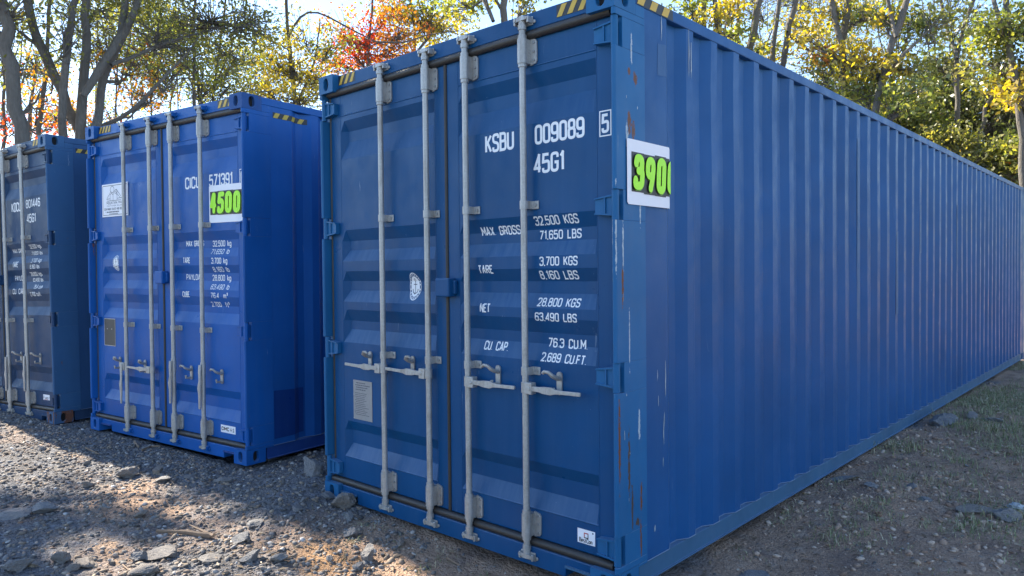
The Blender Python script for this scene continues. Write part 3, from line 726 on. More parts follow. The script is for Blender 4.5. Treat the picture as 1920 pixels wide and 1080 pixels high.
PCm = (paint('grey_blue_door_paint', (0.016, 0.052, 0.125), 0.35, 0.0, 0.42, (17, 0, 0)), paint('grey_blue_post_paint', (0.042, 0.120, 0.250), 0.7, 0.35, 0.45, (19, 0, 0)),
      paint('grey_blue_side_paint', (0.034, 0.095, 0.210), 0.3, 0.0, 0.45, (21, 0, 0)), paint('grey_blue_rail_paint', (0.033, 0.066, 0.132), 0.5, 0.1, 0.5, (23, 0, 0)), GALV)

def rect(bm, x0, x1, z0, z1, y, mi=0):
    bm.faces.new([bm.verts.new((a, y, b)) for a, b in ((x0,z0),(x1,z0),(x1,z1),(x0,z1))]).material_index = mi
def plate(name, parent, x0, x1, z0, z1, mats, y0=None, t=.0025):
    y = (DY if y0 is None else y0); bm = bmesh.new(); box(bm, x0, x1, y-t, y-.0004, z0, z1); return obj(name, bm, mats, parent), y-t
def fine_print(bm, x0, x1, z0, z1, rows, y, mi, seed, hrow=.45, dens=.8):
    r = random.Random(seed); dz = (z1-z0)/rows
    for i in range(rows):
        x = x0 + r.random()*.1*(x1-x0); zt = z1-dz*i
        xe = x1 - r.random()*.35*(x1-x0)
        while x < xe:
            ww = (x1-x0)*(.03+.09*r.random()); 
            rect(bm, x, min(x+ww*.8, xe), zt-dz*hrow, zt-dz*.05, y, mi); x += ww
def emblem(parent, cx, cz, rx, rz, seed, y_fn):
    """white oval class emblem with ring and anchor, draped on the ribs"""
    bm = bmesh.new()
    def disc(r0, r1, lay, mi):
        n = 28
        for k in range(n):
            a, b = 2*math.pi*k/n, 2*math.pi*(k+1)/n
            pts = [(cx+rx*r1*math.cos(a), cz+rz*r1*math.sin(a)), (cx+rx*r1*math.cos(b), cz+rz*r1*math.sin(b))]
            pts += [(cx+rx*r0*math.cos(b), cz+rz*r0*math.sin(b)), (cx+rx*r0*math.cos(a), cz+rz*r0*math.sin(a))] if r0 > 0 else [(cx, cz)]
            bm.faces.new([bm.verts.new((p[0], lay, p[1])) for p in pts]).material_index = mi
    disc(.93, 1.0, 0, 0); disc(0, .74, 0, 0)
    for k in range(11):   # short marks standing for the ring text
        a = math.pi*(.05+.9*k/10); q = (cx+rx*.84*math.cos(a), cz+rz*.84*math.sin(a)); rect(bm, q[0]-rx*.05, q[0]+rx*.05, q[1]-rz*.05, q[1]+rz*.05, -1e-4, 0)
    for k in range(9):
        a = math.pi*(1.08+.84*k/8); q = (cx+rx*.84*math.cos(a), cz+rz*.84*math.sin(a)); rect(bm, q[0]-rx*.07, q[0]+rx*.07, q[1]-rz*.06, q[1]+rz*.06, -1e-4, 0)
    T = rx*.09
    ribbon(bm, [(cx, cz+rz*.38), (cx, cz-rz*.5)], False, T, -3e-4, 1)
    ribbon(bm, [(cx-rx*.3, cz+rz*.15), (cx+rx*.3, cz+rz*.15)], False, T, -4e-4, 1)
    ribbon(bm, [(cx-rx*.45, cz-rz*.18), (cx-rx*.36, cz-rz*.4), (cx, cz-rz*.54), (cx+rx*.36, cz-rz*.4), (cx+rx*.45, cz-rz*.18)], False, T*1.2, -5e-4, 1)
    ribbon(bm, [(cx+rx*.13*math.cos(t), cz+rz*.47+rz*.09*math.sin(t)) for t in np.linspace(0, 6.283, 11)[:-1]], True, T*.7, -6e-4, 1)
    zz = [q for q in ZC if cz-rz < q < cz+rz]
    drape(bm, zz, y_fn)
    return obj('emblem', bm, [WHITE, GREYINK], parent, normals=False)
dfn = lambda a, l, b: (a, DY-.0012+door_d(b)+l, b)

def text_A(root, D0, D1):
    lc = root.matrix_world.inverted() @ Vector(CAM); sh = lambda a, z: a+(a-lc.x)/(DY-lc.y)*door_d(z)
    L = lambda t, x, z, h, x1, sl=0: lettering(D1, t, sh(x, z), z, h, sh(x1, z)-sh(x, z))
    L('KSBU', -.902, 2.206, .102, -.686); L('009089', -.541, 2.209, .102, -.219); L('45G1', -.550, 2.058, .102, -.346)
    bm = bmesh.new(); strokes(bm, [(-.128, 2.199), (-.064, 2.199), (-.064, 2.317), (-.128, 2.317)], True, .006, 0); drape(bm, [], dfn); obj('check_digit_frame', bm, WHITE, D1, normals=False)
    L('5', -.118, 2.212, .092, -.074)
    L('MAX. GROSS', -.932, 1.754, .05, -.640); L('32,500 KGS', -.538, 1.792, .048, -.253); L('71,650 LBS', -.514, 1.718, .048, -.242)
    L('TARE', -.955, 1.543, .048, -.843); L('3,700 KGS', -.516, 1.581, .048, -.268); L('8,160 LBS', -.504, 1.511, .046, -.255)
    L('NET', -.957, 1.328, .05, -.877); L('28,800 KGS', -.538, 1.371, .045, -.259, .1); L('63,490 LBS', -.546, 1.295, .045, -.272)
    L('CU. CAP.', -.931, 1.118, .05, -.748, .12); L('76.3 CU.M.', -.465, 1.159, .049, -.212); L('2,689 CU.FT.', -.515, 1.086, .046, -.222, .1)
    emblem(D0, -1.552, 1.468, .054, .086, 1, dfn)
    p, y = plate('data_plate', D0, -2.168, -1.962, .575, .838, PLATE)
    bm = bmesh.new(); fine_print(bm, -2.155, -1.975, .765, .825, 4, y-.0006, 0, 2, .5); fine_print(bm, -2.155, -1.99, .60, .755, 13, y-.0006, 0, 3, .4)
    obj('fine_print', bm, GREYINK, D0, normals=False)
    bm = bmesh.new()
    for a, b in ((-2.163,.832),(-2.163,.74),(-2.163,.582),(-1.967,.832),(-1.967,.72),(-1.967,.582)): tube(bm, [(a, y+.0005, b), (a, y-.002, b)], .0035, 8)
    obj('rivet', bm, GALV, D0)
    p, y = plate('maker_sticker', D1, -.282, -.174, .1965, .268, PAPER, t=.001)
    bm = bmesh.new()
    for (a, b, c_, d_, mi) in ((-.242,-.214,.247,.252,0), (-.242,-.237,.230,.2465,0), (-.219,-.214,.230,.2465,1), (-.242,-.214,.2245,.2295,1)): rect(bm, a, b, c_, d_, y-.0006, mi)
    pt, Lw = text_paths('BestCon', .019, 1.0)
    for i, (q, cl) in enumerate(pt): strokes(bm, [(-.270+u*.078/Lw, .2035+v) for u, v in q], cl, .0036, y-.0007-i*4e-5, 1)
    rect(bm, -.191, -.183, .254, .262, y-.0006, 2)
    obj('maker_logo', bm, [RED, BLACK, GREYINK], D1, normals=False)
    # touched-up paint on the ribs of the long side
    wl = [o for o in root.children if o.name.startswith('side_wall')][0]
    for k, z0, z1, f0 in ((0, 2.53, 2.70, -.09), (11, 1.14, 2.62, -.068), (15, 1.12, 1.9, -.068), (24, 1.5, 2.3, -.068), (18, 1.7, 2.2, -.068)):
        y1 = .47+.278*k; bm = bmesh.new()
        bm.faces.new([bm.verts.new((-.0028, a, b)) for a, b in ((y1+f0,z0),(y1-.002,z0+.01),(y1-.003,z1),(y1+f0+.004,z1-.012))])
        obj('paint_touch_up', bm, TOUCH, wl, normals=False)
    # chipped and rusty spots of the near post
    post = [o for o in root.children if o.name.startswith('corner_post')][0]
    r = random.Random(4)
    def blob(y, z, ry, rz, mat, jag=.35, n=14, x=.0012, lean=0):
        bm = bmesh.new(); bm.faces.new([bm.verts.new((x, y+ry*math.cos(t)*(1+jag*(r.random()-.5)*2)+lean*rz*math.sin(t), z+rz*math.sin(t)*(1+jag*(r.random()-.5)*2))) for t in np.linspace(0, 6.283, n+1)[:-1]])
        obj('paint_chip', bm, mat, post, normals=False)
    for k in range(7): blob(.05+.19*r.random(), .2+2.5*r.random(), .001+.002*r.random(), .006+.02*r.random(), CHIP, .5, 9)
    for k in range(7): blob(.30+.15*r.random(), .25+.9*r.random(), .0015+.002*r.random(), .02+.06*r.random(), CHIP, .5, 9, -.0025)
    for y, z, rz in ((.42,2.78,.05),(.70,2.70,.14),(.725,2.66,.09)): blob(y, z, .004, rz, CHIP, .5, 12, -.002 if y < .5 else -.0026)
DARKTOUCH = paint('dark_touch_up_paint', (0.008, 0.045, 0.20), 0.2, 0, 0.35)
TOUCH = paint('touch_up_paint', (0.050, 0.125, 0.260), 0.2, 0, 0.5)
RUST = plain('rust', (0.17, 0.062, 0.026), 0.85, 0, 0.5, 50)
CHIP = plain('chipped_paint', (0.42, 0.47, 0.50), 0.6, 0, 0.4, 40)

def text_B(root, D0, D1):
    lc = root.matrix_world.inverted() @ Vector(CAM); sh = lambda a, z: a+(a-lc.x)/(DY-lc.y)*door_d(z)
    L = lambda t, x, z, h, x1, sl=0: lettering(D1, t, sh(x, z), z, h, sh(x1, z)-sh(x, z))
    L('CICU', -.874, 2.208, .100, -.655); L('571391', -.530, 2.206, .100, -.214)
    bm = bmesh.new(); strokes(bm, [(-.123, 2.199), (-.060, 2.199), (-.060, 2.317), (-.123, 2.317)], True, .006, 0); drape(bm, [], dfn); obj('check_digit_frame', bm, WHITE, D1, normals=False)
    L('0', -.112, 2.210, .094, -.070)
    L('MAX GROSS', -.870, 1.727, .05, -.613); L('32,500 kg', -.492, 1.719, .05, -.242); L('71,650 lb', -.531, 1.656, .042, -.280, .35)
    L('TARE', -.924, 1.585, .05, -.818); L('3,700 kg', -.518, 1.578, .05, -.299); L('8,160 lb', -.475, 1.511, .042, -.262, -.25)
    L('PAYLOAD', -.875, 1.443, .05, -.640); L('28,800 kg', -.501, 1.438, .05, -.250); L('63,490 lb', -.540, 1.368, .042, -.288, .35)
    L('CUBE', -.931, 1.298, .05, -.826); L('76.4  m3s', -.523, 1.296, .046, -.290); L('2,700  ft3s', -.512, 1.224, .042, -.262, -.2)
    emblem(D0, -2.030, 1.598, .052, .072, 5, dfn)
    wl = [o for o in root.children if o.name.startswith('side_wall')][0]; bm = bmesh.new(); rect(bm, .265, .588, .16, .55, 0)
    drape(bm, [], lambda u, l, v: Vector((-.0024-corr(u), u, v-.05*(u-.3) if v > .3 else v)), [.47, .538]); obj('paint_touch_up', bm, DARKTOUCH, wl, normals=False)
    p, y = plate('data_plate', D0, -2.258, -2.057, .815, 1.072, PLATEDARK)
    bm = bmesh.new(); strokes(bm, [(-2.256,.817),(-2.059,.817),(-2.059,1.070),(-2.256,1.070)], True, .006, y-.0006); obj('plate_rim', bm, GALV, D0, normals=False)
    bm = bmesh.new()
    for a in (-2.20, -2.12): tube(bm, [(a, y, .975), (a, y-.003, .975)], .006, 8)
    obj('rivet', bm, GALV, D0)
    p, y = plate('maker_sticker', D1, -.417, -.222, .207, .268, PAPER, t=.001)
    bm = bmesh.new(); pt, Lw = text_paths('CIMC', .024, 1.0)
    for i, (q, cl) in enumerate(pt): strokes(bm, [(-.404+u*.094/Lw, .226+v) for u, v in q], cl, .0065, y-.0006-i*4e-5, 0)
    for i, q in enumerate([[(-.292,.238),(-.268,.238)], [(-.280,.220),(-.280,.256)], [(-.288,.230),(-.283,.235)], [(-.277,.235),(-.271,.229)], [(-.258,.244),(-.236,.244)], [(-.247,.256),(-.247,.244)], [(-.256,.233),(-.238,.233)], [(-.258,.222),(-.236,.222)], [(-.247,.244),(-.252,.224)], [(-.244,.233),(-.240,.224)]]):
        ribbon(bm, q, False, .0035, y-.0012-i*4e-5, 1)
    obj('maker_logo', bm, [BLACK, GREYINK], D1, normals=False)
def text_C(root, D0, D1):
    lc = root.matrix_world.inverted() @ Vector(CAM); sh = lambda a, z: a+(a-lc.x)/(DY-lc.y)*door_d(z)
    L = lambda t, x, z, h, x1, sl=0: lettering(D1, t, sh(x, z), z, h, sh(x1, z)-sh(x, z))
    L('KDCU', -.941, 2.186, .100, -.720); L('801446', -.607, 2.203, .090, -.288); L('45G1', -.597, 2.050, .093, -.393)
    L('MAX GROSS', -.935, 1.750, .045, -.642, -.5); L('32,500 kgs', -.530, 1.782, .042, -.284, -.4); L('71,650 lbs', -.512, 1.714, .038, -.273)
    L('TARE', -.965, 1.596, .062, -.835, .5); L('3,700 kgs', -.545, 1.634, .042, -.311, .7); L('8,160 lbs', -.562, 1.570, .043, -.350)
    L('PAYLOAD', -.910, 1.454, .055, -.656, -.4); L('28,800 kgs', -.530, 1.495, .042, -.284, -.4); L('63,490 lbs', -.505, 1.434, .040, -.280)
    L('CU. CAP.', -.979, 1.310, .060, -.700, .3); L('76,4 cum', -.509, 1.360, .043, -.310, .6); L('2,700 cuft.', -.556, 1.284, .045, -.315)
    p, y = plate('maker_sticker', D1, -.361, -.222, .216, .271, PAPER, t=.001)
    bm = bmesh.new(); pt, Lw = text_paths('Fuwa', .026, 1.0)
    for i, (q, cl) in enumerate(pt): strokes(bm, [(-.350+u*.10/Lw, .228+v) for u, v in q], cl, .005, y-.0006-i*4e-5, 0)
    rect(bm, -.335, -.262, .219, .223, y-.0006, 1)
    obj('maker_logo', bm, [GREYINK, RED], D1, normals=False)
GL['w'] = G(.46, ('o', [(0,.66,0),(.12,0,0),(.23,.6,0),(.34,0,0),(.46,.66,0)]))
A_root, A0, A1 = build_container('A', 'large deep blue shipping container nearest the camera, its long ribbed side in view', PA, text_A, ['side']*4, .985, [.949, .953, .941, .949])
B_root, B0, B1 = build_container('B', 'bright blue shipping container in the middle of the row with a white dealer sign', PBm, text_B, ['hang', 'side', 'down', 'down'], .665, [.645, .650, .725, .720])
C_root, C0, C1 = build_container('C', 'dull grey blue shipping container cut by the left edge, beside the bright blue one', PCm, text_C, ['down', 'down', 'down', 'down'], .640, [.62, .62, .610, .635])

# ------------------------------------------------------------------ price signs and dealer sign (stuck on the containers, things of their own)
FAT = {'3': [('o', [(.03,.80,0),(.06,.99,.2),(.42,1,.2),(.42,.56,.16),(.2,.54,0)]), ('o', [(.2,.54,0),(.46,.54,.18),(.46,0,.22),(0,0,.22),(0,.2,0)])],
       '9': [('c', [(0,.45,.2),(.42,.45,.2),(.42,1,.22),(0,1,.22)]), ('o', [(.42,.75,0),(.38,.4,0),(.26,0,0)])],
       '0': [('c', [(0,0,.24),(.42,0,.24),(.42,1,.24),(0,1,.24)])],
       '4': [('o', [(.32,0,0),(.34,1,0),(.22,1,0),(0,.34,0),(.44,.36,0)])],
       '5': [('o', [(.46,1,0),(.10,1,0),(.02,.56,0),(.44,.64,.2),(.44,0,.22),(0,0,.2),(.02,.16,0)])]}
def price_sign(name, label, W_, H_, digits, cards, fn, xc=(), corner=.01):
    """u to the right, v up, from the sheet's lower left; fn maps (u, layer, v) to the world"""
    bm = bmesh.new(); n = 4
    outline = [(corner,0),(W_-corner*2,0),(W_-corner*.6,corner*.5),(W_,corner*2.2),(W_,H_),(corner*.6,H_),(0,H_-corner*.6),(0,corner)]
    f = bm.faces.new([bm.verts.new((a, 0, b)) for a, b in outline])
    drape(bm, [H_*.33, H_*.66], fn, xc)
    sign = obj(name, bm, PAPER, normals=False); tag(sign, label, 'price sign', 'price signs stuck on the containers')
    lay = -.0008
    for dgt, (u0, u1, v0, v1) in zip(digits, cards):
        bm = bmesh.new(); bm.faces.new([bm.verts.new((a, lay, b)) for a, b in ((u0,v0),(u1,v0),(u1,v1),(u0,v1))])
        drape(bm, [], fn, xc); lay -= .0001
        card = obj('number_card', bm, BLACK, sign, normals=False)
        h = (v1-v0)*.70; wd = (u1-u0)*.50; th = (u1-u0)*.375
        for mat, dx, dz, l0, nm, tt in ((GREEN2, .004, -.0045, -.002, 'digit_shade', th), (BLACK, .0012, -.0015, -.0045, 'digit_shade', th*1.05), (GREEN, 0, 0, -.007, 'digit', th)):
            bm = bmesh.new(); l = l0
            for kind, pts in FAT[dgt]:
                rp = round_path(pts, kind == 'c', 6)
                pp = [(u0+(u1-u0)*.245+dx+p.x/.44*wd+(p.y-.5)*h*.06, v0+(v1-v0)*.155+dz+p.y*h) for p in rp]
                l = fat(bm, pp, kind == 'c', tt, l, 0, 2e-5)
            drape(bm, [], lambda a, q, b: fn(min(max(a, u0+.001), u1-.001), q, min(max(b, v0+.002), v1-.002)), xc)
            obj(nm, bm, mat, card, normals=False)
    return sign
def fnA(u, l, v):
    y = .089+u; z = 1.868+v
    dep = 0.0
    if y > .472: dep = .036*(y-.472)/.068; 
    return (0.006 - dep - l + .004*math.sin(u*7)*(.3+v), y, z)
price_sign('price_sign', 'white price sheet with green digits wrapped round the corner post of the nearest blue container', .45, .311, '3900',
           [(.036,.143,.062,.252),(.1425,.245,.056,.25),(.2445,.350,.054,.256),(.3495,.447,.060,.252)], fnA, xc=[.383])
MB_ = B_root.matrix_world.copy()
def fnB(u, l, v):
    return MB_ @ Vector((-.530+u, DY-.004+l-.002*math.sin(u*9), 1.912+v+(-.006*u)))
price_sign('price_sign', 'white price sheet with green digits taped on the right door of the bright blue container', .445, .303, '4500',
           [(.016,.118,.064,.252),(.1175,.222,.062,.254),(.2215,.327,.062,.254),(.3265,.432,.060,.252)], fnB, corner=.014)
# dealer sign
def fnD(u, l, v): return MB_ @ Vector((-2.248+u, DY-.004+l, 2.034+v))
bm = bmesh.new(); box(bm, 0, .464, -.003, 0, 0, .306); drape(bm, [], fnD)
ds = obj('dealer_sign', bm, PAPER, bevel=0); tag(ds, 'white framed dealer sign with a mountain drawing on the bright blue container door', 'sign')
bm = bmesh.new(); strokes(bm, [(.016,.016),(.448,.016),(.448,.290),(.016,.290)], True, .005, -.0036); drape(bm, [], fnD); obj('sign_border', bm, GREYINK, ds, normals=False)
bm = bmesh.new(); ly = -.0036
for i, q in enumerate([[(.085,.165),(.165,.235),(.20,.20),(.235,.238),(.335,.165)], [(.235,.238),(.262,.252),(.345,.180)], [(.262,.252),(.27,.21),(.285,.235)], [(.085,.165),(.15,.168)], [(.275,.165),(.36,.168)], [(.15,.15),(.15,.205),(.185,.22)], [(.275,.15),(.275,.20),(.23,.22)], [(.09,.148),(.345,.148)], [(.205,.15),(.205,.20)]]):
    strokes(bm, q, False, .0042, ly-i*1.5e-4)
ribbon(bm, [(.190+.034*math.cos(t), .252+.030*math.sin(t)) for t in np.linspace(0, 6.283, 15)[:-1]], True, .0045, ly-.001)
drape(bm, [], fnD); obj('mountain_drawing', bm, GREYINK, ds, normals=False)
for txt, x0, x1, z, h, t in (('MOUNTAIN MAN', .085, .375, .118, .020, .0038), ('CONTAINER SALES', .09, .365, .096, .010, .0018), ('CONTAINER SALES AND DELIVERY', .040, .428, .062, .018, .0034), ('F', .065, .073, .036, .016, .004), ('E', .075, .36, .036, .014, .003), ('L', .12, .33, .021, .008, .002)):
    bm = bmesh.new()
    if len(txt) > 1:
        pt, Lw = text_paths(txt, h, 1.0)
        for i, (q, cl) in enumerate(pt): strokes(bm, [(x0+u*(x1-x0)/Lw, z+v) for u, v in q], cl, t, -.0036-i*2e-5)
    else:
        fine_print(bm, x0, x1, z, z+h, 1, -.0036, 0, 11, .9)
    drape(bm, [], fnD); obj('sign_lettering', bm, GREYINK, ds, normals=False)
#@@PART2
# ------------------------------------------------------------------ trees
LEAF = {
 'olive':  leafmat('olive_leaves', [(0.0, (.095,.115,.034)), (0.5, (.185,.195,.050)), (0.85, (.31,.27,.065)), (1.0, (.42,.27,.07))]),
 'green':  leafmat('yellow_green_leaves', [(0.0, (.085,.115,.030)), (0.45, (.19,.225,.050)), (0.8, (.38,.36,.075)), (1.0, (.48,.34,.07))]),
 'yellow': leafmat('yellow_leaves', [(0.0, (.19,.20,.045)), (0.35, (.36,.32,.06)), (0.7, (.52,.40,.075)), (1.0, (.50,.29,.07))]),
 'orange': leafmat('orange_leaves', [(0.0, (0.338,0.247,0.039)), (0.4, (0.520,0.260,0.039)), (0.8, (0.572,0.156,0.039)), (1.0, (0.468,0.078,0.039))]),
 'red':    leafmat('red_leaves', [(0.0, (0.475,0.175,0.050)), (0.4, (0.575,0.106,0.044)), (0.8, (0.525,0.050,0.037)), (1.0, (0.375,0.200,0.050))]),
 'dark':   leafmat('dark_green_leaves', [(0.0, (.060,.085,.028)), (0.6, (.125,.150,.042)), (0.9, (.24,.22,.06)), (1.0, (.38,.25,.08))], .5),
}
LK = list(LEAF)
bk = N('bark'); c = bk.coord((1, 1, .22)); nb = bk.noise(c, 26, 7, .7, .5)
bk.set(Base_Color=bk.mix(bk.noise(bk.coord(), 2.5, 5, .65), bk.mix(nb, (.040,.034,.029), (.19,.165,.145)), bk.mix(nb, (.075,.068,.06), (.31,.295,.27))), Roughness=.95)
bk.bump(bk.math('ADD', nb, bk.noise(bk.coord((1, 1, .5)), 9, 5, .7)), 1.0, .04); BARK = bk.m

def tubes_np(paths, n=6):
    """paths: list of (points Nx3, radii N) -> arrays of one open tube mesh"""
    VV, FF, off = [], [], 0
    ang = np.arange(n)*2*math.pi/n; ca, sa = np.cos(ang), np.sin(ang)
    for P, r in paths:
        P = np.asarray(P, float); r = np.asarray(r, float); m = len(P)
        T = np.gradient(P, axis=0); T /= np.linalg.norm(T, axis=1, keepdims=True)+1e-9
        ref = np.array([0.31, 0.95, 0.02]) if abs(T[0] @ np.array([0.31, .95, .02])) < .9 else np.array([1., 0, 0])
        s = np.cross(T, ref); s /= np.linalg.norm(s, axis=1, keepdims=True)+1e-9; u = np.cross(s, T)
        ring = P[:, None, :] + r[:, None, None]*(s[:, None, :]*ca[None, :, None] + u[:, None, :]*sa[None, :, None])
        VV.append(ring.reshape(-1, 3)); k = np.arange(m-1)[:, None]*n + np.arange(n)[None, :]; k2 = np.arange(m-1)[:, None]*n + (np.arange(n)[None, :]+1) % n
        FF.append(np.stack([k, k2, k2+n, k+n], -1).reshape(-1, 4)+off); off += m*n
    return np.concatenate(VV), np.concatenate(FF)
def leaves_np(P, size, r=rng, long=1.5):
    """one bent diamond leaf per point"""
    m = len(P); a = r.normal(size=(m, 3)); a[:, 2] -= .35; a /= np.linalg.norm(a, axis=1, keepdims=True)
    b = r.normal(size=(m, 3)); b -= (b*a).sum(1, keepdims=True)*a; b /= np.linalg.norm(b, axis=1, keepdims=True)
    nn = np.cross(a, b); s = (size*(.6+.8*r.random(m)))[:, None]
    V = np.stack([P, P+a*s*.5*long*.9+b*s*.42+nn*s*.10, P+a*s*long, P+a*s*.5*long*.9-b*s*.42+nn*s*.10], 1).reshape(-1, 3)
    return V, np.arange(m*4).reshape(m, 4)
def lit_mask(x, y):
    """places on the ground where the crowns leave gaps for the sun"""
    edge = -0.62 + 0.139*(x+3.6)
    m = (x > -7.4) & (x < -3.3) & (y < edge+.1) & (y > edge-.28-.12*np.sin(x*3.1))
    m |= np.hypot(x+2.75, (y+.68)*1.5) < .24
    m |= np.hypot((x+3.25)*.8, (y+.86)*1.6) < .20
    m |= (np.hypot((x+1.55)/.95, (y+.86)/.42) < 1)
    m |= np.hypot((x+1.35)/.5, (y+.52)/.26) < 1
    m |= np.hypot((x+2.45)/.45, (y+1.42)/.14) < 1
    return m
def prune(P, r):  # drops leaves that would shade the chosen sunlit patches
    t = P[:, 2]/SUN.z; gx_, gy_ = P[:, 0]-SUN.x*t, P[:, 1]-SUN.y*t; m = lit_mask(gx_, gy_)
    for dx, dy in ((.12, 0), (-.12, 0), (0, .10), (0, -.10)): m |= lit_mask(gx_+dx, gy_+dy)
    return P[~(m & (r.random(len(P)) < .985))]
TREE_N = [0]
def tree(label, dist, stems, clumps, top=13.0, upper=(5, 'olive', 1100, 2.2), leaf=.075, group=None, name='tree', twig=1.0, cat='tree', spread=.12, dens=.5, udens=.5):
    TREE_N[0] += 1; r = np.random.default_rng(100+TREE_N[0])
    S_, lines, up_pts = [], [], []
    for si, (pts, wpx) in enumerate(stems):
        P = [pix_at(x, y, dist + (.25*r.normal() if si else 0)) for x, y in pts]
        r0 = wpx*dist/FPX/2
        d0 = (P[1]-P[0]) if len(P) > 1 else np.array([0, 0, 1.]); d0 = d0/np.linalg.norm(d0)
        if si == 0 or pts[0][1] > 262:
            gp = P[0] - np.array([d0[0], d0[1], 0])*.35*P[0][2]; gp[2] = gh(gp[0], gp[1])-.15
            P = [gp, gp*.5+P[0]*.5+r.normal(size=3)*[.04,.04,0]] + P
        d = P[-1]-P[-2]; d = d/np.linalg.norm(d); q = P[-1].copy()
        while pts[-1][1] < 10 and q[2] < top*(.8+.2*r.random()) and len(P) < 40:
            d = d*.86 + np.array([0, 0, .16]) + r.normal(size=3)*.10; d /= np.linalg.norm(d); q = q+d*.7; P.append(q.copy())
        P = np.array(P)
        # resample smoothly
        t = np.concatenate([[0], np.cumsum(np.linalg.norm(np.diff(P, axis=0), axis=1))]); tt = np.linspace(0, t[-1], max(12, int(t[-1]/.3)))
        Q = np.stack([np.interp(tt, t, P[:, k]) for k in range(3)], 1)
        for _ in range(3): Q[1:-1] = (Q[:-2]+2*Q[1:-1]+Q[2:])/4
        Q[1:-1] += r.normal(size=(len(Q)-2, 3))*r0*.14; zmin = CAM[2]+dist*.40+.9
        rad = r0*np.clip(1-.82*(tt/t[-1])**1.1, .08, 1)*1.0 + .006
        rad[:3] *= np.array([1.5, 1.25, 1.1]) if (si == 0 or pts[0][1] > 262) else np.array([.75, .9, 1.0]); rad *= 1+.10*(r.random(len(rad))-.5)
        S_.append((Q, rad)); lines.append((Q, rad))
    root = empty(name, tuple(float(v) for v in (S_[0][0][0][0], S_[0][0][0][1], 0)))
    tag(root, label, cat, group)
    org = np.array([root.location.x, root.location.y, 0])
    V, F_ = tubes_np(lines, 9); np_mesh('trunk', V-org, F_, BARK, root, smooth=True)
    CL_ = [(pix_at(x, y, dist+(do if do is not None else 0)), rx*dist/FPX, ry*dist/FPX, n, pal) for (x, y, rx, ry, n, pal, do) in clumps]
    nu, pal_u, n_u, sp = upper
    for k in range(nu):  # clumps above view; udens sets how much they shade the ground
        Q = S_[k % len(S_)][0]; zmin = CAM[2]+dist*.40+.9; hi = Q[Q[:, 2] > zmin-.8]
        if len(hi) == 0: hi = Q[-2:]
        b = hi[r.integers(len(hi))] + r.normal(size=3)*[sp*.6, sp*.6, .5]; b[2] = max(b[2], zmin)
        CL_.append((b, 1.3, 1.0, int(n_u*udens/dens), pal_u if isinstance(pal_u, str) else pal_u[r.integers(len(pal_u))]))
    br, LV, LM = [], [], []
    for cpos, rx, ry, n, pal in CL_:
        # limb from the nearest stem
        best = min(((np.linalg.norm((Q-cpos)*[1, 1, .8]+np.array([0, 0, .5]), axis=1), Q, rad) for Q, rad in S_), key=lambda e: e[0].min())
        i0 = int(best[0].argmin()); i0 = max(1, min(i0, len(best[1])-2)); a = best[1][i0]; ra = best[2][i0]
        mid = (a+cpos)/2 + np.array([0, 0, -.15]) + r.normal(size=3)*.15
        tt = np.linspace(0, 1, 9)[:, None]; L = a*(1-tt)**2+mid*2*tt*(1-tt)+cpos*tt**2; L[1:-1] += r.normal(size=(7, 3))*.035
        br.append((L, np.linspace(min(ra*.55, .05), .012, 9)))
        n = int(n*dens*.8); kc = max(3, int(n/11)); u = r.normal(size=(kc, 3)); u /= np.linalg.norm(u, axis=1, keepdims=True); u *= r.random((kc, 1))**.45
        C_ = cpos + u*np.array([rx, rx, ry])
        for c0 in C_[:int(kc*twig)]:
            s0 = L[r.integers(3, 9)]; m0 = (s0+c0)/2+r.normal(size=3)*.08*rx; t5 = np.linspace(0, 1, 5)[:, None]
            tw = s0*(1-t5)**2+m0*2*t5*(1-t5)+c0*t5**2
            if len(prune(np.linspace(0, 1, 12)[:, None]*(c0-s0)+s0, r)) >= 10: br.append((tw, np.linspace(.011, .004, 5)))
        idx = r.integers(kc, size=n); P = C_[idx] + r.normal(size=(n, 3))*spread*np.array([1.15, 1.15, .8])
        P = prune(P, r); LV.append(P); LM.append(np.full(len(P), LK.index(pal)))
    V, F_ = tubes_np(br, 5); np_mesh('branches', V-org, F_, BARK, root, smooth=True)
    P = np.concatenate(LV); mi = np.concatenate(LM); used = sorted(set(mi.tolist()))
    V, F_ = leaves_np(P, leaf, r)
    np_mesh('crown', V-org, F_, [LEAF[LK[k]] for k in used], root, mat_idx=np.array([used.index(k) for k in mi]))
    return root

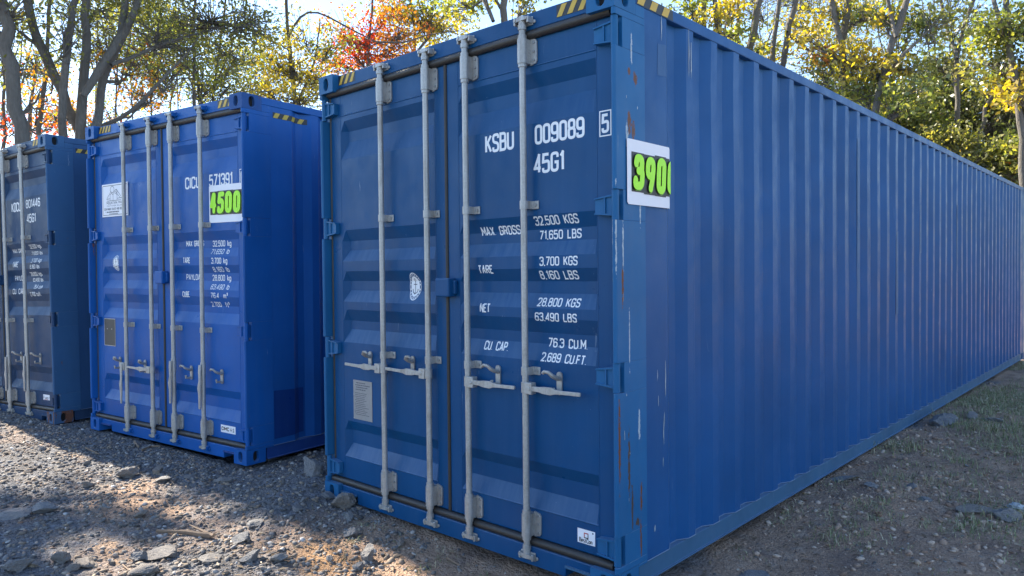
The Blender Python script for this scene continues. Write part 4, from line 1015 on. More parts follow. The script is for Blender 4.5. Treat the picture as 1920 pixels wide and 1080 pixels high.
# left group, behind and beside the grey blue container
tree('bare leaning tree trunk rising behind the roof of the grey blue container', 14.5, [([(44,275),(30,180),(12,60),(2,-30)], 27)],
     [(20,90,80,90,420,'olive',.4),(75,170,50,60,160,'orange',.8),(60,250,60,30,120,'red',1.2),(20,10,100,60,500,'olive',0)], upper=(12,'olive',1500,2.4), dens=.85, udens=1.2, leaf=.050)
tree('multi-stemmed dark tree forking into spreading limbs beside the bright blue container', 15.0,
     [([(147,290),(150,240),(153,212),(156,150),(158,104),(166,39),(158,-20)], 21), ([(147,250),(135,207),(109,155),(78,91),(57,47),(46,-30)], 15), ([(165,290),(178,250),(184,215),(197,130),(220,86),(249,39),(265,-20)], 18),
      ([(156,180),(170,148),(202,111),(228,72),(236,0)], 13), ([(118,290),(116,235),(120,150),(126,90),(140,0)], 15), ([(208,122),(232,112),(259,104),(311,78),(376,62),(420,50)], 6), ([(180,240),(228,225),(272,187),(311,140),(358,98),(372,70)], 7), ([(78,91),(50,70),(22,48)], 6)],
     [(300,65,130,60,900,'olive',.3),(400,40,110,55,1900,'olive',0),(470,40,80,60,1300,'olive',.5),(240,130,70,50,420,'orange',.8),(120,60,80,60,420,'olive',-.5),(190,20,90,40,500,'olive',.6),(110,200,50,40,260,'orange',1.),(330,140,90,40,520,'green',.7),(440,110,60,40,520,'olive',.2),(280,175,60,30,520,'orange',1.2)], upper=(18,'olive',1500,2.8), dens=.72, udens=1.2, leaf=.050)
tree('added leafy tree outside the left edge, its boughs hanging into the top left corner', 15.5, [([(-190,300),(-180,150),(-170,0),(-160,-60)], 26), ([(-185,200),(-120,80),(-60,-40)], 12)],  # unseen tree added to shade the gravel at the lower left
     [(-20,20,80,60,900,'olive',0)], upper=(34,'olive',1500,3.0), dens=.4, udens=1.4, leaf=.08)
tree('slim upright trunk with orange leaves between the two dark trunks at the left', 18, [([(70,262),(82,160),(92,110),(88,40),(96,-20)], 9)],
     [(75,190,40,50,200,'orange',0),(100,215,50,35,260,'green',.6),(85,130,50,50,120,'orange',.5),(60,110,50,50,260,'olive',1.)], dens=1.0, udens=.5, leaf=.052, upper=(4,'olive',900,2))
tree('thin straight sapling trunk above the middle of the bright blue container', 17, [([(363,205),(364,120),(363,50),(366,-20)], 7)],
     [(370,140,60,60,420,'green',.3),(345,90,60,40,300,'olive',-.4),(390,170,40,40,300,'green',.6)], dens=1.0, udens=.5, leaf=.052, upper=(3,'green',900,1.8))
tree('thin twiggy sapling with pale green leaves left of the striped corner casting', 17.5, [([(398,190),(405,140),(412,80),(425,0)], 5), ([(400,170),(425,110),(440,70)], 3)],
     [(420,130,45,50,420,'green',.2),(455,110,40,50,360,'green',.7),(430,165,60,25,360,'olive',-.3)], dens=1.0, udens=.5, leaf=.052, upper=(3,'green',800,1.6))
tree('slender trunk with sparse red and orange leaves at the left edge', 20, [([(6,262),(10,200),(4,120),(14,20)], 9), ([(55,262),(58,190),(70,100)], 6)],
     [(30,215,40,40,160,'red',0),(10,150,40,60,200,'green',.5),(100,240,40,22,220,'red',.8),(130,215,35,30,260,'orange',1.4)], dens=1.0, udens=.5, leaf=.052, upper=(4,'olive',900,2))
# middle group, between the two front containers
tree('tall yellow green tree showing above the gap between the two nearer containers', 19, [([(560,230),(548,150),(540,60),(535,-20)], 11), ([(556,200),(590,120),(600,40)], 6), ([(541,70),(560,20),(590,14),(640,46),(700,78),(742,92)], 4), ([(700,78),(760,82),(800,64),(862,58)], 3)],
     [(545,120,75,55,1500,'yellow',0),(600,150,60,45,1700,'yellow',.4),(500,170,50,45,1000,'yellow',-.3),(570,60,65,45,700,'yellow',.5),(510,110,40,50,800,'yellow',.3),(560,185,80,25,1300,'yellow',-.5),(480,60,45,55,520,'olive',0),(620,90,50,40,900,'green',.5)], dens=.62, udens=.3, leaf=.06, upper=(4,'green',900,2.2))
tree('red leaved maple glowing above the header of the nearest container', 21, [([(690,170),(688,110),(696,50),(700,-20)], 9)],
     [(690,70,50,48,1100,'red',0),(735,90,46,34,1300,'orange',.3),(660,100,44,40,700,'red',.5),(715,30,55,40,900,'orange',.6),(755,60,50,42,1000,'orange',-.3),(640,55,50,45,900,'orange',.4),(625,120,46,40,900,'orange',.8),(690,110,50,26,900,'orange',.9)], dens=.62, udens=.3, upper=(3,'orange',900,2), leaf=.068)
tree('bright yellow tree beside the red maple above the header of the nearest container', 22, [([(775,140),(780,70),(770,0)], 8), ([(780,100),(820,50),(850,0)], 5)],
     [(790,45,64,45,2300,'yellow',0),(830,55,48,32,1200,'yellow',.5),(740,15,55,35,900,'green',.4),(805,15,55,28,800,'green',-.4),(870,30,35,30,520,'yellow',.6)], dens=.62, udens=.3, upper=(3,'yellow',900,2), leaf=.068)
tree('stout dark trunk directly above the roof edge of the nearest container', 17, [([(945,60),(944,10),(946,-60)], 26), ([(925,40),(908,0),(890,-40)], 8)],
     [(870,10,60,25,700,'green',.4),(985,5,40,22,380,'olive',.3),(920,-30,70,30,700,'yellow',.3)], dens=.62, udens=.3, upper=(5,'olive',1100,2.2))
# right group, beyond the long side
tree('dark trunk half hidden by yellow leaves at the near end of the long roof edge', 17, [([(1320,70),(1320,20),(1316,-40)], 15), ([(1352,90),(1342,20),(1335,-40)], 9)],
     [(1290,15,40,28,900,'green',0),(1370,20,32,30,700,'yellow',.4),(1338,38,30,20,520,'yellow',-.5),(1395,55,32,24,420,'green',.5)], dens=.5, udens=.35, upper=(4,'green',900,2), leaf=.08)
tree('pair of straight grey trunks side by side above the long roof edge', 18, [([(1384,110),(1383,40),(1384,-30)], 9), ([(1403,120),(1412,50),(1428,-20)], 13)],
     [(1375,70,30,22,420,'yellow',.4),(1420,95,35,18,420,'green',.3)], dens=.5, udens=.35, upper=(4,'olive',900,2), leaf=.08)
tree('slim twin trunks crossing a patch of blue sky above the long roof edge', 17.5, [([(1447,140),(1450,80),(1460,0),(1466,-40)], 13), ([(1464,150),(1474,70),(1494,-10)], 10), ([(1475,60),(1510,90),(1545,125)], 6)],
     [(1500,35,26,18,260,'yellow',0),(1440,110,26,18,260,'yellow',.3),(1520,60,26,18,420,'yellow',.2)], dens=.5, udens=.35, upper=(4,'olive',800,2), leaf=.07)
tree('forked grey trunk hung with yellow and orange leaves over the long container', 16.5, [([(1584,190),(1582,120),(1578,70),(1560,10),(1550,-30)], 14), ([(1580,80),(1590,40),(1592,-20)], 12)],
     [(1520,75,42,34,520,'yellow',0),(1560,20,45,30,700,'yellow',.3),(1620,25,50,30,800,'green',.4),(1540,145,50,40,900,'olive',.6),(1610,110,45,34,1000,'yellow',-.2),(1545,110,30,20,260,'orange',.2),(1595,170,50,26,1100,'green',.5)], dens=.5, udens=.35, upper=(5,'yellow',900,2), leaf=.07)
tree('pale leaning trunk with yellow leaves above the far half of the long roof edge', 16, [([(1640,215),(1655,140),(1680,60),(1702,0),(1712,-40)], 15), ([(1655,150),(1690,105),(1738,60)], 7), ([(1680,70),(1668,30),(1662,-20)], 6)],
     [(1640,120,50,42,1300,'yellow',0),(1665,30,34,28,520,'yellow',.4),(1700,130,45,30,800,'olive',.4),(1745,40,50,40,900,'olive',.5),(1620,165,45,30,1100,'green',.2),(1695,180,45,34,1100,'green',-.3),(1700,60,50,30,500,'green',.6)], dens=.5, udens=.35, upper=(5,'olive',900,2), leaf=.07)
tree('bare branching tree with a fan of dark twigs against the sky at the right', 20, [([(1795,190),(1793,110),(1800,60),(1830,0),(1840,-40)], 11), ([(1795,110),(1770,40),(1760,-20)], 5), ([(1798,80),(1820,60),(1850,20)], 5)],
     [(1790,40,70,50,500,'olive',0),(1840,20,50,40,360,'dark',.4),(1760,110,45,40,900,'dark',.3),(1810,120,50,40,1000,'olive',.5)], dens=.5, udens=.35, upper=(4,'olive',700,2.2))
tree('tall olive green tree filling the top right corner', 18, [([(1912,180),(1900,110),(1888,60),(1885,-20)], 13), ([(1893,90),(1870,30),(1858,-20)], 6)],
     [(1890,50,55,45,1900,'green',0),(1935,110,55,55,1900,'green',.4),(1870,120,50,40,1300,'olive',.5),(1915,165,60,36,1600,'yellow',.2),(1850,80,34,40,700,'green',.6),(1960,40,60,60,1500,'green',.3)], dens=.5, udens=.35, upper=(4,'green',1000,2.2))
tree('dark bushy tree low behind the long container beside a leaning trunk', 22, [([(1800,300),(1810,240),(1800,180)], 12)],
     [(1740,210,60,42,2400,'dark',0),(1800,180,60,42,2200,'olive',.6),(1690,225,45,32,1600,'olive',-.4),(1760,150,55,36,1600,'olive',.8),(1790,240,60,36,1900,'dark',.2),(1720,250,50,25,1300,'dark',.5)], top=7.5, dens=1.15, leaf=.065, upper=(0,'dark',0,1))
tree('dense dark green tree with a leaning trunk at the far end of the container', 21, [([(1815,330),(1838,240),(1850,200),(1870,150)], 16)],
     [(1870,220,60,45,2300,'dark',.8),(1920,250,60,50,2400,'dark',.4),(1850,290,60,36,1900,'dark',1.2),(1905,310,55,34,1900,'olive',.8),(1960,200,60,60,2200,'olive',.8),(1890,180,60,36,1600,'olive',1.)], top=7.5, dens=1.15, leaf=.065, upper=(0,'dark',0,1))
tree('olive bushy tree low behind the far half of the long roof edge', 20, [([(1700,290),(1702,240),(1698,200)], 8)],
     [(1660,215,50,30,1900,'olive',0),(1720,235,55,34,2200,'green',.4),(1700,190,45,30,1500,'olive',.7),(1775,270,50,30,1900,'olive',-.4),(1640,190,40,24,1100,'green',.3),(1840,300,50,28,1900,'olive',-.6),(1880,330,44,22,1600,'dark',-.6)], top=7, dens=1.1, leaf=.065, upper=(0,'dark',0,1))
tree('rusty brown bush behind the far end of the container at the right edge', 19, [([(1935,350),(1930,300),(1925,260)], 6)],
     [(1905,335,40,24,1100,'olive',0),(1935,300,45,34,700,'orange',.3),(1900,290,50,34,1800,'green',.3),(1960,340,50,40,1500,'dark',.5)], top=5, dens=.5, udens=.35, upper=(0,'dark',0,1), cat='bush', name='bush')

SAPW = {30: 'thin olive sapling at the left edge beside the bare leaning trunk', 178: 'thin orange leaved sapling seen through the fork of the multi-stemmed tree', 215: 'thin green sapling just right of the multi-stemmed tree', 250: 'thin olive sapling above the left end of the bright blue container roof',
        285: 'thin olive sapling between the multi-stemmed tree and the straight sapling trunk', 318: 'thin green sapling left of the straight sapling trunk over the bright blue roof', 335: 'thin yellow sapling just behind the straight sapling trunk over the bright blue roof', 465: 'thin green sapling above the near corner casting of the bright blue container',
        1430: 'thin yellow sapling between the pair of grey trunks and the slim twin trunks', 1530: 'thin yellow sapling right of the patch of blue sky', 1560: 'thin green sapling left of the forked grey trunk', 1605: 'thin olive sapling right of the forked grey trunk',
        1668: 'thin olive sapling crossing the pale leaning trunk at the right', 1760: 'thin green sapling left of the bare branching tree'}
SAPL = 'thin saplings between the larger trees'
for px, lean, wpx, d, pal, side in ((215,6,4,23,'green','left'),(285,-5,4,24,'olive','left'),(318,8,3.5,22,'green','left'),(250,-8,3,25,'olive','left'),(178,4,4,24,'orange','left'),(30,10,4,24,'olive','left'),(335,-4,3,26,'yellow','left'),(465,9,3.5,25,'green','left'),
        (1560,8,5,24,'green','right'),(1605,-8,4,25,'olive','right'),(1530,5,4,26,'yellow','right'),(1668,12,5,24,'olive','right'),(1760,-6,5,25,'green','right'),(1430,-6,4,24,'yellow','right')):
    base = 250 if side == 'left' else 120+(px-1400)*.55
    r_ = np.random.default_rng(px); cl = [(px+r_.normal()*40, base-r_.uniform(10, base*.9+40), 55+30*r_.random(), 30+22*r_.random(), 420, pal if r_.random() < .6 else 'olive', .8*r_.normal()) for _ in range(4)]
    tree(SAPW[px], d,
         [([(px,base+5),(px+lean*.6,base*.6),(px+lean*1.3,base*.2),(px+lean*1.6,-25)], wpx), ([(px+lean*.4,base*.75),(px+lean*.4+22,base*.4),(px+lean+30,base*.1)], wpx*.6), ([(px+lean*.6,base*.6),(px-18,base*.3),(px-30,0)], wpx*.5)],
         cl, dens=1.7, udens=.3, leaf=.05, upper=(2,'olive',600,1.4), group=SAPL+(' at the left' if side == 'left' else ' at the right'), top=10)

# far woodland all round, one mass; the unseen arc is added for reflections
def woodland():
    r = np.random.default_rng(55); PP, MM = [], []
    for k in range(300):
        a = r.random()*2*math.pi; d = 34+24*r.random(); cx_, cy_ = CAM[0]+d*math.cos(a), CAM[1]+d*math.sin(a)
        h = 2.0+3.6*r.random()
        view = math.degrees(math.atan2(*( np.array([cx_-CAM[0], cy_-CAM[1]]) @ np.array([[math.cos(YAW), -math.sin(YAW)],[math.sin(YAW), math.cos(YAW)]]) )))
        if 16 < view < 50: h += 2.2
        n = 170; u = r.normal(size=(n, 3)); u /= np.linalg.norm(u, axis=1, keepdims=True); u *= r.random((n, 1))**.4
        PP.append(np.array([cx_, cy_, h*.75])+u*[2.2, 2.2, h*.8]); MM.append(np.full(n, LK.index(['olive', 'dark', 'olive', 'green', 'orange', 'yellow'][r.integers(6)])))
    P = np.concatenate(PP); V, F_ = leaves_np(P, .34, r); o = np_mesh('woodland', V, F_, [LEAF[k] for k in LK], mat_idx=np.concatenate(MM)); o['kind'] = 'stuff'
woodland()

# ------------------------------------------------------------------ stones, gravel, grass, sticks
rk = N('stone'); c = rk.coord(); oi = rk.n('ShaderNodeObjectInfo')
rn = rk.mix(rk.noise(c, 9, 7, .7), (.13,.13,.135), (.38,.37,.36))
rn = rk.mix(rk.ramp(oi.outputs['Random'], [(.45, 0.0), (1.0, .6)]), rn, rk.mix(rk.noise(c, 20, 5), (.24,.18,.125), (.42,.33,.25)))
rn = rk.mix(rk.ramp(rk.noise(c, 45, 6, .75), [(.55, 0.0), (.7, .6)]), rn, (.07,.065,.062))
rk.set(Base_Color=rn, Roughness=.88); rk.p.inputs['Specular IOR Level'].default_value = .25; rk.bump(rk.noise(c, 40, 8, .7), .8, .012); STONE = rk.m
pm = N('pebble'); g = pm.n('ShaderNodeNewGeometry')
pcol = pm.ramp(g.outputs['Random Per Island'], [(0, (.085,.08,.078)), (.35, (.19,.18,.17)), (.55, (.24,.235,.23)), (.72, (.20,.155,.12)), (.9, (.34,.27,.20)), (1.0, (.50,.48,.46))])
pm.set(Base_Color=pcol, Roughness=.9); pm.p.inputs['Specular IOR Level'].default_value = .25; pm.bump(pm.noise(pm.coord(), 90, 4), .6, .006)
def rock_mesh(seed, flat=.6, cuts=11, sub=4):
    from mathutils import noise as mn
    r = np.random.default_rng(seed); bm = bmesh.new(); bmesh.ops.create_icosphere(bm, subdivisions=sub, radius=1)
    pl = r.normal(size=(cuts, 3)); pl /= np.linalg.norm(pl, axis=1, keepdims=True); dd = .42+.42*r.random(cuts); o = Vector(r.random(3)*40)
    for v in bm.verts:
        d0 = v.co.copy(); p = np.array(d0)
        for n_, d in zip(pl, dd):
            s = p @ n_
            if s > d: p = p-n_*(s-d)
        L_ = Vector(p)
        f = 1+.16*mn.noise(L_*1.9+o)+.11*mn.noise(L_*4.7+o)+.07*mn.noise(L_*11+o)+.035*mn.noise(L_*23+o)
        lay = .05*math.floor((p[2]+.13*p[0])*5+2*mn.noise(L_*1.3+o))/5
        v.co = np.array(L_*f)*np.array([1+lay, .78+lay, flat])
    me = bpy.data.meshes.new('rock'); bm.to_mesh(me); bm.free(); me.materials.append(STONE)
    me.polygons.foreach_set('use_smooth', [False]*len(me.polygons)); return me
ROCKS = [rock_mesh(20+k, [.75, .6, .38, .30, .55, .9, .45, .34][k % 8]) for k in range(16)]
def place_rock(x, y, size, k, rz, label, group=None, sink=.25, tilt=.25, flat=1.0, r=random):
    o = link('rock', ROCKS[k % len(ROCKS)]); z = float(gh(x, y))
    o.scale = (size/2, size/2, size/2*flat); hz = size/2*flat*max(abs(v.co.z) for v in o.data.vertices)
    o.location = (x, y, z+hz*(1-2*sink)); o.rotation_euler = (r.uniform(-tilt, tilt), r.uniform(-tilt, tilt), rz)
    tag(o, label, 'rock', group); return o
for (px, py, wpx, k, flat, lab) in [
    (586,893,46,5,1.3,'upright brown boulder leaning against the left corner of the nearest container'),
    (640,952,54,0,.9,'angular grey rock under the lifting notch of the nearest container'),
    (690,1052,40,5,1.1,'pale speckled stone standing alone on the orange clay'),
    (655,975,34,1,.8,'grey stone touching the sill just right of the lifting notch'),
    (560,955,30,4,.7,'rounded grey stone left of the half buried corner casting'),
    (615,925,34,6,.8,'dark rock wedged at the foot of the left post of the nearest container'),
    (305,903,34,3,.9,'sunlit tan slab in front of the bright blue container'),
    (237,893,44,0,.7,'dark grey rock behind the sunlit tan slab'),
    (296,888,28,5,.8,'dark upright stone under the left end of the bright blue sill'),
    (32,968,54,2,.8,'large flat grey slab at the left edge of the gravel'),
    (82,958,46,3,1.2,'pale grey flat stone right of the large flat slab'),
    (112,1055,34,0,.9,'reddish brown fist sized stone in the shaded gravel at the bottom'),
    (310,1045,62,7,.9,'broad cracked grey slab near the dry branch'),
    (395,1052,48,2,.9,'pale flat slab lit by the sun right of the broad cracked slab'),
    (262,1050,42,1,.8,'rough dark stone between the gravel and the broad cracked slab'),
    (525,1052,42,4,1.0,'dark rough stone at the bottom edge beside the orange clay'),
    (470,1050,44,6,.9,'sunlit jagged grey rock at the bottom edge'),
    (160,1060,44,2,1.1,'flat grey rock in shade near the bottom left'),
    (270,1075,60,3,1.,'tan slab cut by the bottom edge'),
    (30,1070,50,6,1.,'dark slab in the bottom left corner'),
    (480,985,36,3,1.,'low grey slab in the middle of the gravel'),
    (420,905,40,2,.9,'flat grey shale in front of the right corner of the bright blue container'),
    (520,860,50,2,.7,'long flat slab in the gap between the two nearer containers'),
    (455,1015,40,7,1.,'thin flat slab right of the dry branch'),
    (1580,900,60,3,.6,'low brown clod beside the long bottom rail'),
    (1770,795,52,0,.8,'grey rock in the grass beside the bottom rail'),
    (1822,783,30,5,.9,'small pale rock right of the grey rock in the grass'),
    (1860,790,34,3,.8,'flat grey stone among the grass at the right'),
    (1830,955,76,10,.7,'broad grey outcrop in the soil at the right edge'),
    (1890,975,56,12,.8,'flat brown slab at the right edge beside the outcrop'),
    (1410,1080,70,11,.8,'smooth pale slab cut by the bottom edge in front of the long side'),
    (150,760,34,2,.8,'flat grey slab between the grey blue and bright blue containers')]:
    p = pix_ground(px, py, 0.0); p = pix_ground(px, py, float(gh(p[0], p[1]))); d = math.dist(p, CAM); place_rock(p[0], p[1], wpx*d/FPX, k, random.uniform(0, 6.28), lab, sink=.42 if px > 1400 else .2, flat=flat)
def to_px(x, y, z):
    v = np.array([x, y, z])-CAM; zz = v @ CF; return 960+FPX*(v @ CR)/zz, 540-FPX*(v @ CU)/zz
MARKS_L = [(588,893,'the upright brown boulder'),(640,950,'the rock under the lifting notch'),(690,1052,'the pale speckled stone'),(305,903,'the sunlit tan slab'),(32,968,'the large flat slab'),(345,1003,'the dry branch'),(310,1050,'the broad cracked slab'),
           (460,870,'the bright blue corner casting'),(180,810,'the left end of the bright blue sill'),(115,790,'the grey blue corner casting'),(525,1052,'the dark rough stone'),(112,1055,'the reddish brown stone'),(270,840,'the long wood splinter'),(520,860,'the long flat slab'),(420,905,'the flat grey shale'),(237,893,'the dark grey rock'),(720,1000,'the sill of the nearest container'),(480,985,'the low grey slab')]
MARKS_R = [(1770,795,'the grey rock in the grass'),(1830,955,'the broad outcrop'),(1906,945,'the white plastic scrap'),(1300,1050,'the near end of the long rail'),(1580,900,'the brown clod'),(1410,1075,'the smooth pale slab'),(1860,790,'the flat stone in the grass'),(1690,840,'the middle of the long rail'),(1500,1010,'the bare soil by the rail')]
used_labels = set()
def rock_label(x, y, k, size, marks):
    px, py = to_px(x, y, float(gh(x, y))); fl = [.75, .6, .38, .30, .55, .9, .45, .34][k % 8]
    shape = 'flat' if fl < .4 else 'low' if fl < .58 else 'blocky'; sz = 'tiny' if size < .05 else 'small' if size < .085 else 'fist-sized'
    lab = None
    for mx, my, nm in sorted(marks, key=lambda m: math.hypot(m[0]-px, m[1]-py))[:9]:
        dx, dy = px-mx, py-my; rel = ('left of' if dx < 0 else 'right of') if abs(dx) > abs(dy) else ('behind' if dy < 0 else 'in front of')
        for how in ('close ' if math.hypot(dx, dy) < 70 else '', ) :
            lab = f'{sz} {shape} grey stone {how}{rel} {nm}'.replace('close left of', 'just left of').replace('close right of', 'just right of').replace('close behind', 'just behind').replace('close in front', 'just in front')
            if lab not in used_labels: used_labels.add(lab); return lab
    return lab
r = np.random.default_rng(12); cnt = 0
while cnt < 140:
    x = r.uniform(-9, 0); y = r.uniform(-2.2, 1.6)
    if in_cont(np.array(x), np.array(y), .06) or (x > -1.3 and y > -1.0) or (x > -.4): continue
    if fbm(np.array(x*1.1+4), np.array(y*1.1), 3) < -.10+.25*r.random()-.12: continue
    s = .032+.085*r.random()**3
    k = int(r.integers(16)); place_rock(x, y, s, k, r.random()*6.28, rock_label(x, y, k, s, MARKS_L), 'small broken stones in the gravel', sink=.25, tilt=.4); cnt += 1
cnt = 0
while cnt < 45:
    x = r.uniform(.05, 4.2); y = r.uniform(.2, 10.5)
    s = .03+.09*r.random()**2.5
    k = int(r.integers(16)); place_rock(x, y, s, k, r.random()*6.28, rock_label(x, y, k, s, MARKS_R), 'small stones in the soil', sink=.3, tilt=.4); cnt += 1
# gravel
def pebbles(name, n, xr, yr, size, seed, keep):
    r = np.random.default_rng(seed); bm = bmesh.new(); bmesh.ops.create_icosphere(bm, subdivisions=1, radius=1)
    Bv = np.array([v.co[:] for v in bm.verts]); Bf = np.array([[v.index for v in f.verts] for f in bm.faces]); bm.free()
    x = r.uniform(*xr, n*3); y = r.uniform(*yr, n*3); k = keep(x, y, r) & ~in_cont(x, y, -.03); x, y = x[k][:n], y[k][:n]; m = len(x)
    s = size[0]+(size[1]-size[0])*r.random(m)**4
    sc = np.stack([s*(.8+.5*r.random(m)), s*(.6+.4*r.random(m)), s*(.35+.4*r.random(m))], 1)
    jit = 1+.45*(r.random((m, len(Bv), 1))-.5); L = Bv[None]*jit*sc[:, None, :]
    a = r.random(m)*6.283; ca, sa = np.cos(a)[:, None], np.sin(a)[:, None]; t = r.normal(size=m)[:, None]*.3
    X = L[..., 0]*ca-L[..., 1]*sa; Y = L[..., 0]*sa+L[..., 1]*ca; Z = L[..., 2]+t*L[..., 0]
    V = np.stack([X+x[:, None], Y+y[:, None], Z+(gh(x, y)+s*.12)[:, None]], -1).reshape(-1, 3)
    F_ = (Bf[None]+np.arange(m)[:, None, None]*len(Bv)).reshape(-1, 3)
    o = np_mesh(name, V, F_, pm.m); o['kind'] = 'stuff'
def keepL(x, y, r):
    d = np.hypot(x-CAM[0], y-CAM[1]); p = np.clip(1.35-d/9.5, .12, 1)*np.clip(.62+1.6*fbm(x*1.3, y*1.3, 3), .1, 1)*np.where((x > -1.25) & (y > -.95), .15, 1)
    return (r.random(len(x)) < p) & (x < -.1)
pebbles('gravel', 60000, (-9.5, 0.2), (-2.5, 2.2), (.0028, .022), 31, keepL)
def keepR(x, y, r): return r.random(len(x)) < np.clip(.30+1.9*fbm(x*1.2+9, y*1.2, 3), .04, 1)*np.clip(1.25-np.hypot(x-CAM[0], y-CAM[1])/11, .2, 1)
pebbles('gravel', 9000, (0.0, 5.0), (-.6, 11), (.003, .014), 33, keepR)
pm2 = N('soil_clod'); g = pm2.n('ShaderNodeNewGeometry')
pm2.set(Base_Color=pm2.ramp(g.outputs['Random Per Island'], [(0, (.22,.135,.09)), (.6, (.44,.31,.225)), (1, (.56,.45,.36))]), Roughness=.95); pm2.bump(pm2.noise(pm2.coord(), 70, 5), .7, .008)
pm_keep = pm; pm = pm2
pebbles('soil_clods', 15000, (0.0, 4.6), (-.6, 9), (.004, .026), 35, lambda x, y, r: r.random(len(x)) < np.clip(.45+2*fbm(x*1.5+2, y*1.5, 3), .06, 1))
pebbles('soil_clods', 6000, (-6.5, 0.1), (-2.2, .4), (.003, .016), 36, lambda x, y, r: r.random(len(x)) < np.clip(.25+2.4*fbm(x*1.1+7, y*1.1, 3), .02, 1))
pm = pm_keep
# grass
gmats = N('grass_blades'); gi = gmats.n('ShaderNodeNewGeometry')
gmats.set(Base_Color=gmats.ramp(gi.outputs['Random Per Island'], [(0, (.12,.16,.06)), (.45, (.22,.27,.11)), (.7, (.36,.35,.19)), (1, (.58,.49,.32))]), Roughness=.7)
def grass(tufts, per, xr, yr, seed, dens, hmax, rad=.035):
    r = np.random.default_rng(seed); cx_ = r.uniform(*xr, tufts*8); cy_ = r.uniform(*yr, tufts*8); k = (r.random(tufts*8) < dens(cx_, cy_)) & ~in_cont(cx_, cy_, .03); cx_, cy_ = cx_[k][:tufts], cy_[k][:tufts]
    m = len(cx_)*per; ht = np.repeat(hmax*(.25+.75*r.random(len(cx_))**1.6), per); x = np.repeat(cx_, per)+r.normal(size=m)*rad; y = np.repeat(cy_, per)+r.normal(size=m)*rad
    h = ht*(.35+.65*r.random(m)); a = r.random(m)*6.283; ln = .25+1.1*r.random(m)**1.5; wd = .0011+.0016*r.random(m); z = gh(x, y)-.004
    dx, dy = np.cos(a), np.sin(a); B = np.stack([x, y, z], 1); side = np.stack([-dy, dx, 0*dx], 1)*wd[:, None]; d = np.stack([dx, dy, 0*dx], 1)
    mid = B+d*(h*ln*.40)[:, None]+np.array([0, 0, 1])*(h*.62)[:, None]; tip = B+d*(h*ln*1.1)[:, None]+np.array([0, 0, 1])*(h*(1-.33*ln))[:, None]
    V = np.stack([B-side, B+side, mid+side*.8, tip+side*.1, tip-side*.1, mid-side*.8], 1).reshape(-1, 3); b0 = np.arange(m)[:, None]*6
    F_ = np.concatenate([b0+[0, 1, 2, 5], b0+[5, 2, 3, 4]]); o = np_mesh('grass', V, F_, gmats.m); o['kind'] = 'stuff'
grass(5600, 17, (.04, 6), (2.0, 15), 41, lambda x, y: np.clip(4*fbm(x*1.0+3, y*1.0+8, 3)+.40, 0.05, 1)*np.clip((y-1.6)/3.0, 0.08, 1), .12, .08)
grass(620, 14, (.04, 3.6), (.2, 5), 43, lambda x, y: np.clip(5*fbm(x*1.7+1, y*1.7, 3)-.1, 0.05, 1), .085, .045)
grass(60, 9, (-2.4, .4), (-.5, .1), 44, lambda x, y: np.clip((y+.4)*1.4, .03, 1)*np.clip((x+2.2), .05, 1), .05, .03)
# fallen leaves
def litter(n, xr, yr, seed, cols):
    r = np.random.default_rng(seed); x = r.uniform(*xr, n*2); y = r.uniform(*yr, n*2); k = ~in_cont(x, y, 0); x, y = x[k][:n], y[k][:n]; m = len(x)
    a = r.random(m)*6.283; s = .010+.020*r.random(m); u = np.stack([np.cos(a), np.sin(a), r.normal(size=m)*.15], 1)*s[:, None]; v = np.stack([-np.sin(a), np.cos(a), r.normal(size=m)*.2], 1)*(s*.3)[:, None]
    c0 = np.stack([x, y, gh(x, y)+.010], 1); V = np.stack([c0-u, c0+v+[0,0,.003], c0+u, c0-v], 1).reshape(-1, 3); o = np_mesh('leaf_litter', V, np.arange(m*4).reshape(m, 4), cols); o['kind'] = 'stuff'
LIT = leafmat('dry_leaves', [(0, (.09,.06,.035)), (.5, (.20,.14,.08)), (.8, (.34,.27,.18)), (1, (.42,.36,.27))], .1)
litter(2600, (-8, 4.5), (-2.2, 9), 51, LIT); litter(1500, (.02, 3.6), (.1, 6), 53, LIT); litter(260, (-2.2, .5), (-1.2, .1), 52, LIT)
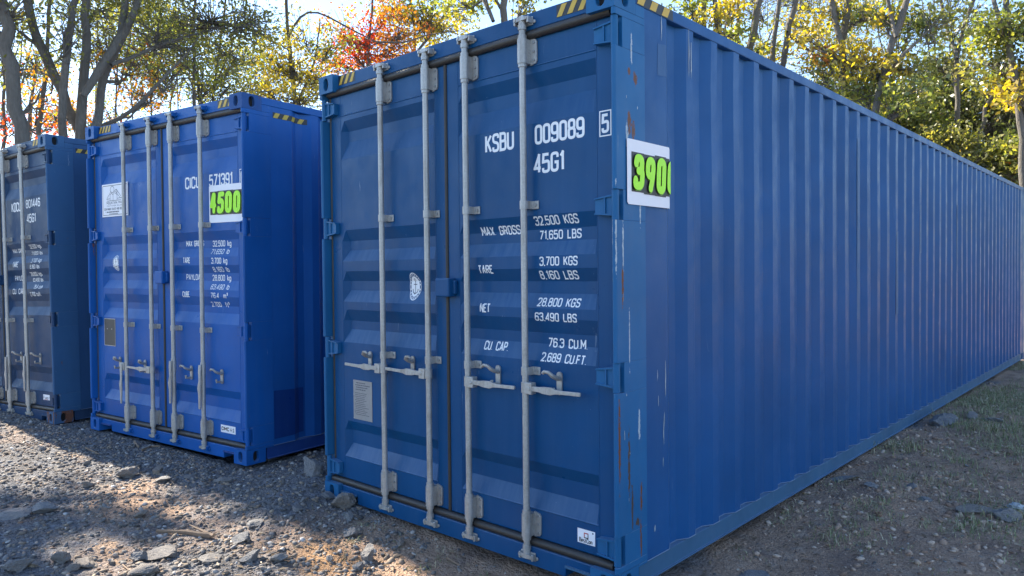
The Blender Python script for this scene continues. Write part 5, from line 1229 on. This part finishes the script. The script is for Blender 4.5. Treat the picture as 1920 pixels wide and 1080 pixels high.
# sticks and wood splinters
wd = N('weathered_wood'); c = wd.coord((1, 1, 1)); nw = wd.noise(c, 50, 6, .7); wd.set(Base_Color=wd.mix(nw, (.13,.085,.055), (.36,.26,.18)), Roughness=.85); wd.bump(nw, .6, .004); WOOD = wd.m
def stick(name, label, pxs, r0, flat=(1, 1), cat='stick', lift=.012, nn=7, fork=None):
    P = []
    for px, py in pxs:
        p = pix_ground(px, py, 0.); p = pix_ground(px, py, float(gh(p[0], p[1]))); P.append(Vector((p[0], p[1], float(gh(p[0], p[1]))+lift)))
    bm = bmesh.new(); tube(bm, P, [r0*(1-.5*i/(len(P)-1)) for i in range(len(P))], nn, flat=flat)
    if fork: tube(bm, [P[0]+Vector((.03, .0, .004)), P[0]+Vector(fork)], [r0*.6, r0*.2], 5)
    o = obj(name, bm, WOOD, smooth=True); tag(o, label, cat); return o
stick('branch', 'dry splintered branch lying across the gravel in the sun', [(396,1010),(375,1008),(350,1003),(325,1001),(293,1000)], .019, (1, .7), 'branch', .016, fork=(-.22, -.03, .02))
stick('wood_splinter', 'long pale wood splinter in front of the bright blue sill', [(266,845),(284,841),(300,839)], .012, (1, .4), 'wood splinter')
stick('wood_splinter', 'short grey wood splinter left of the long pale splinter', [(200,836),(216,833)], .010, (1, .4), 'wood splinter')
stick('wood_splinter', 'dark chip of bark in the shade under the bright blue sill', [(252,830),(260,842)], .022, (1, .4), 'wood splinter')
stick('wood_splinter', 'thin straight wood splinter leaning towards the grey blue container', [(160,842),(186,853)], .010, (1, .4), 'wood splinter')
stick('wood_splinter', 'pale wood splinter on the dark soil below the nearest sill', [(838,1060),(862,1072)], .009, (1, .4), 'wood splinter')
stick('twig', 'small forked dry twig at the bottom edge left of the pale slab', [(230,1062),(242,1073)], .005, (1, 1), 'twig', fork=(.05, .05, .01))
stick('twig', 'yellow leaf stalk on the orange clay beside the pale speckled stone', [(632,1058),(643,1045)], .005, (1, .5), 'twig')
# crumpled plastic scrap
p = pix_ground(1906, 945, 0.0); bm = bmesh.new(); bmesh.ops.create_icosphere(bm, subdivisions=3, radius=.05)
rr = np.random.default_rng(9)
for v in bm.verts:
    q = np.array(v.co)/.05; f = .55+.6*rr.random(); v.co = (q[0]*.055*f, q[1]*.04*f, q[2]*.03*f)
o = obj('plastic_scrap', bm, plain('white_plastic', (.42,.45,.46), .3, 0, .1)); o.location = (p[0], p[1], float(gh(p[0], p[1]))+.02); tag(o, 'crumpled white plastic scrap in the grass at the right edge', 'plastic scrap')
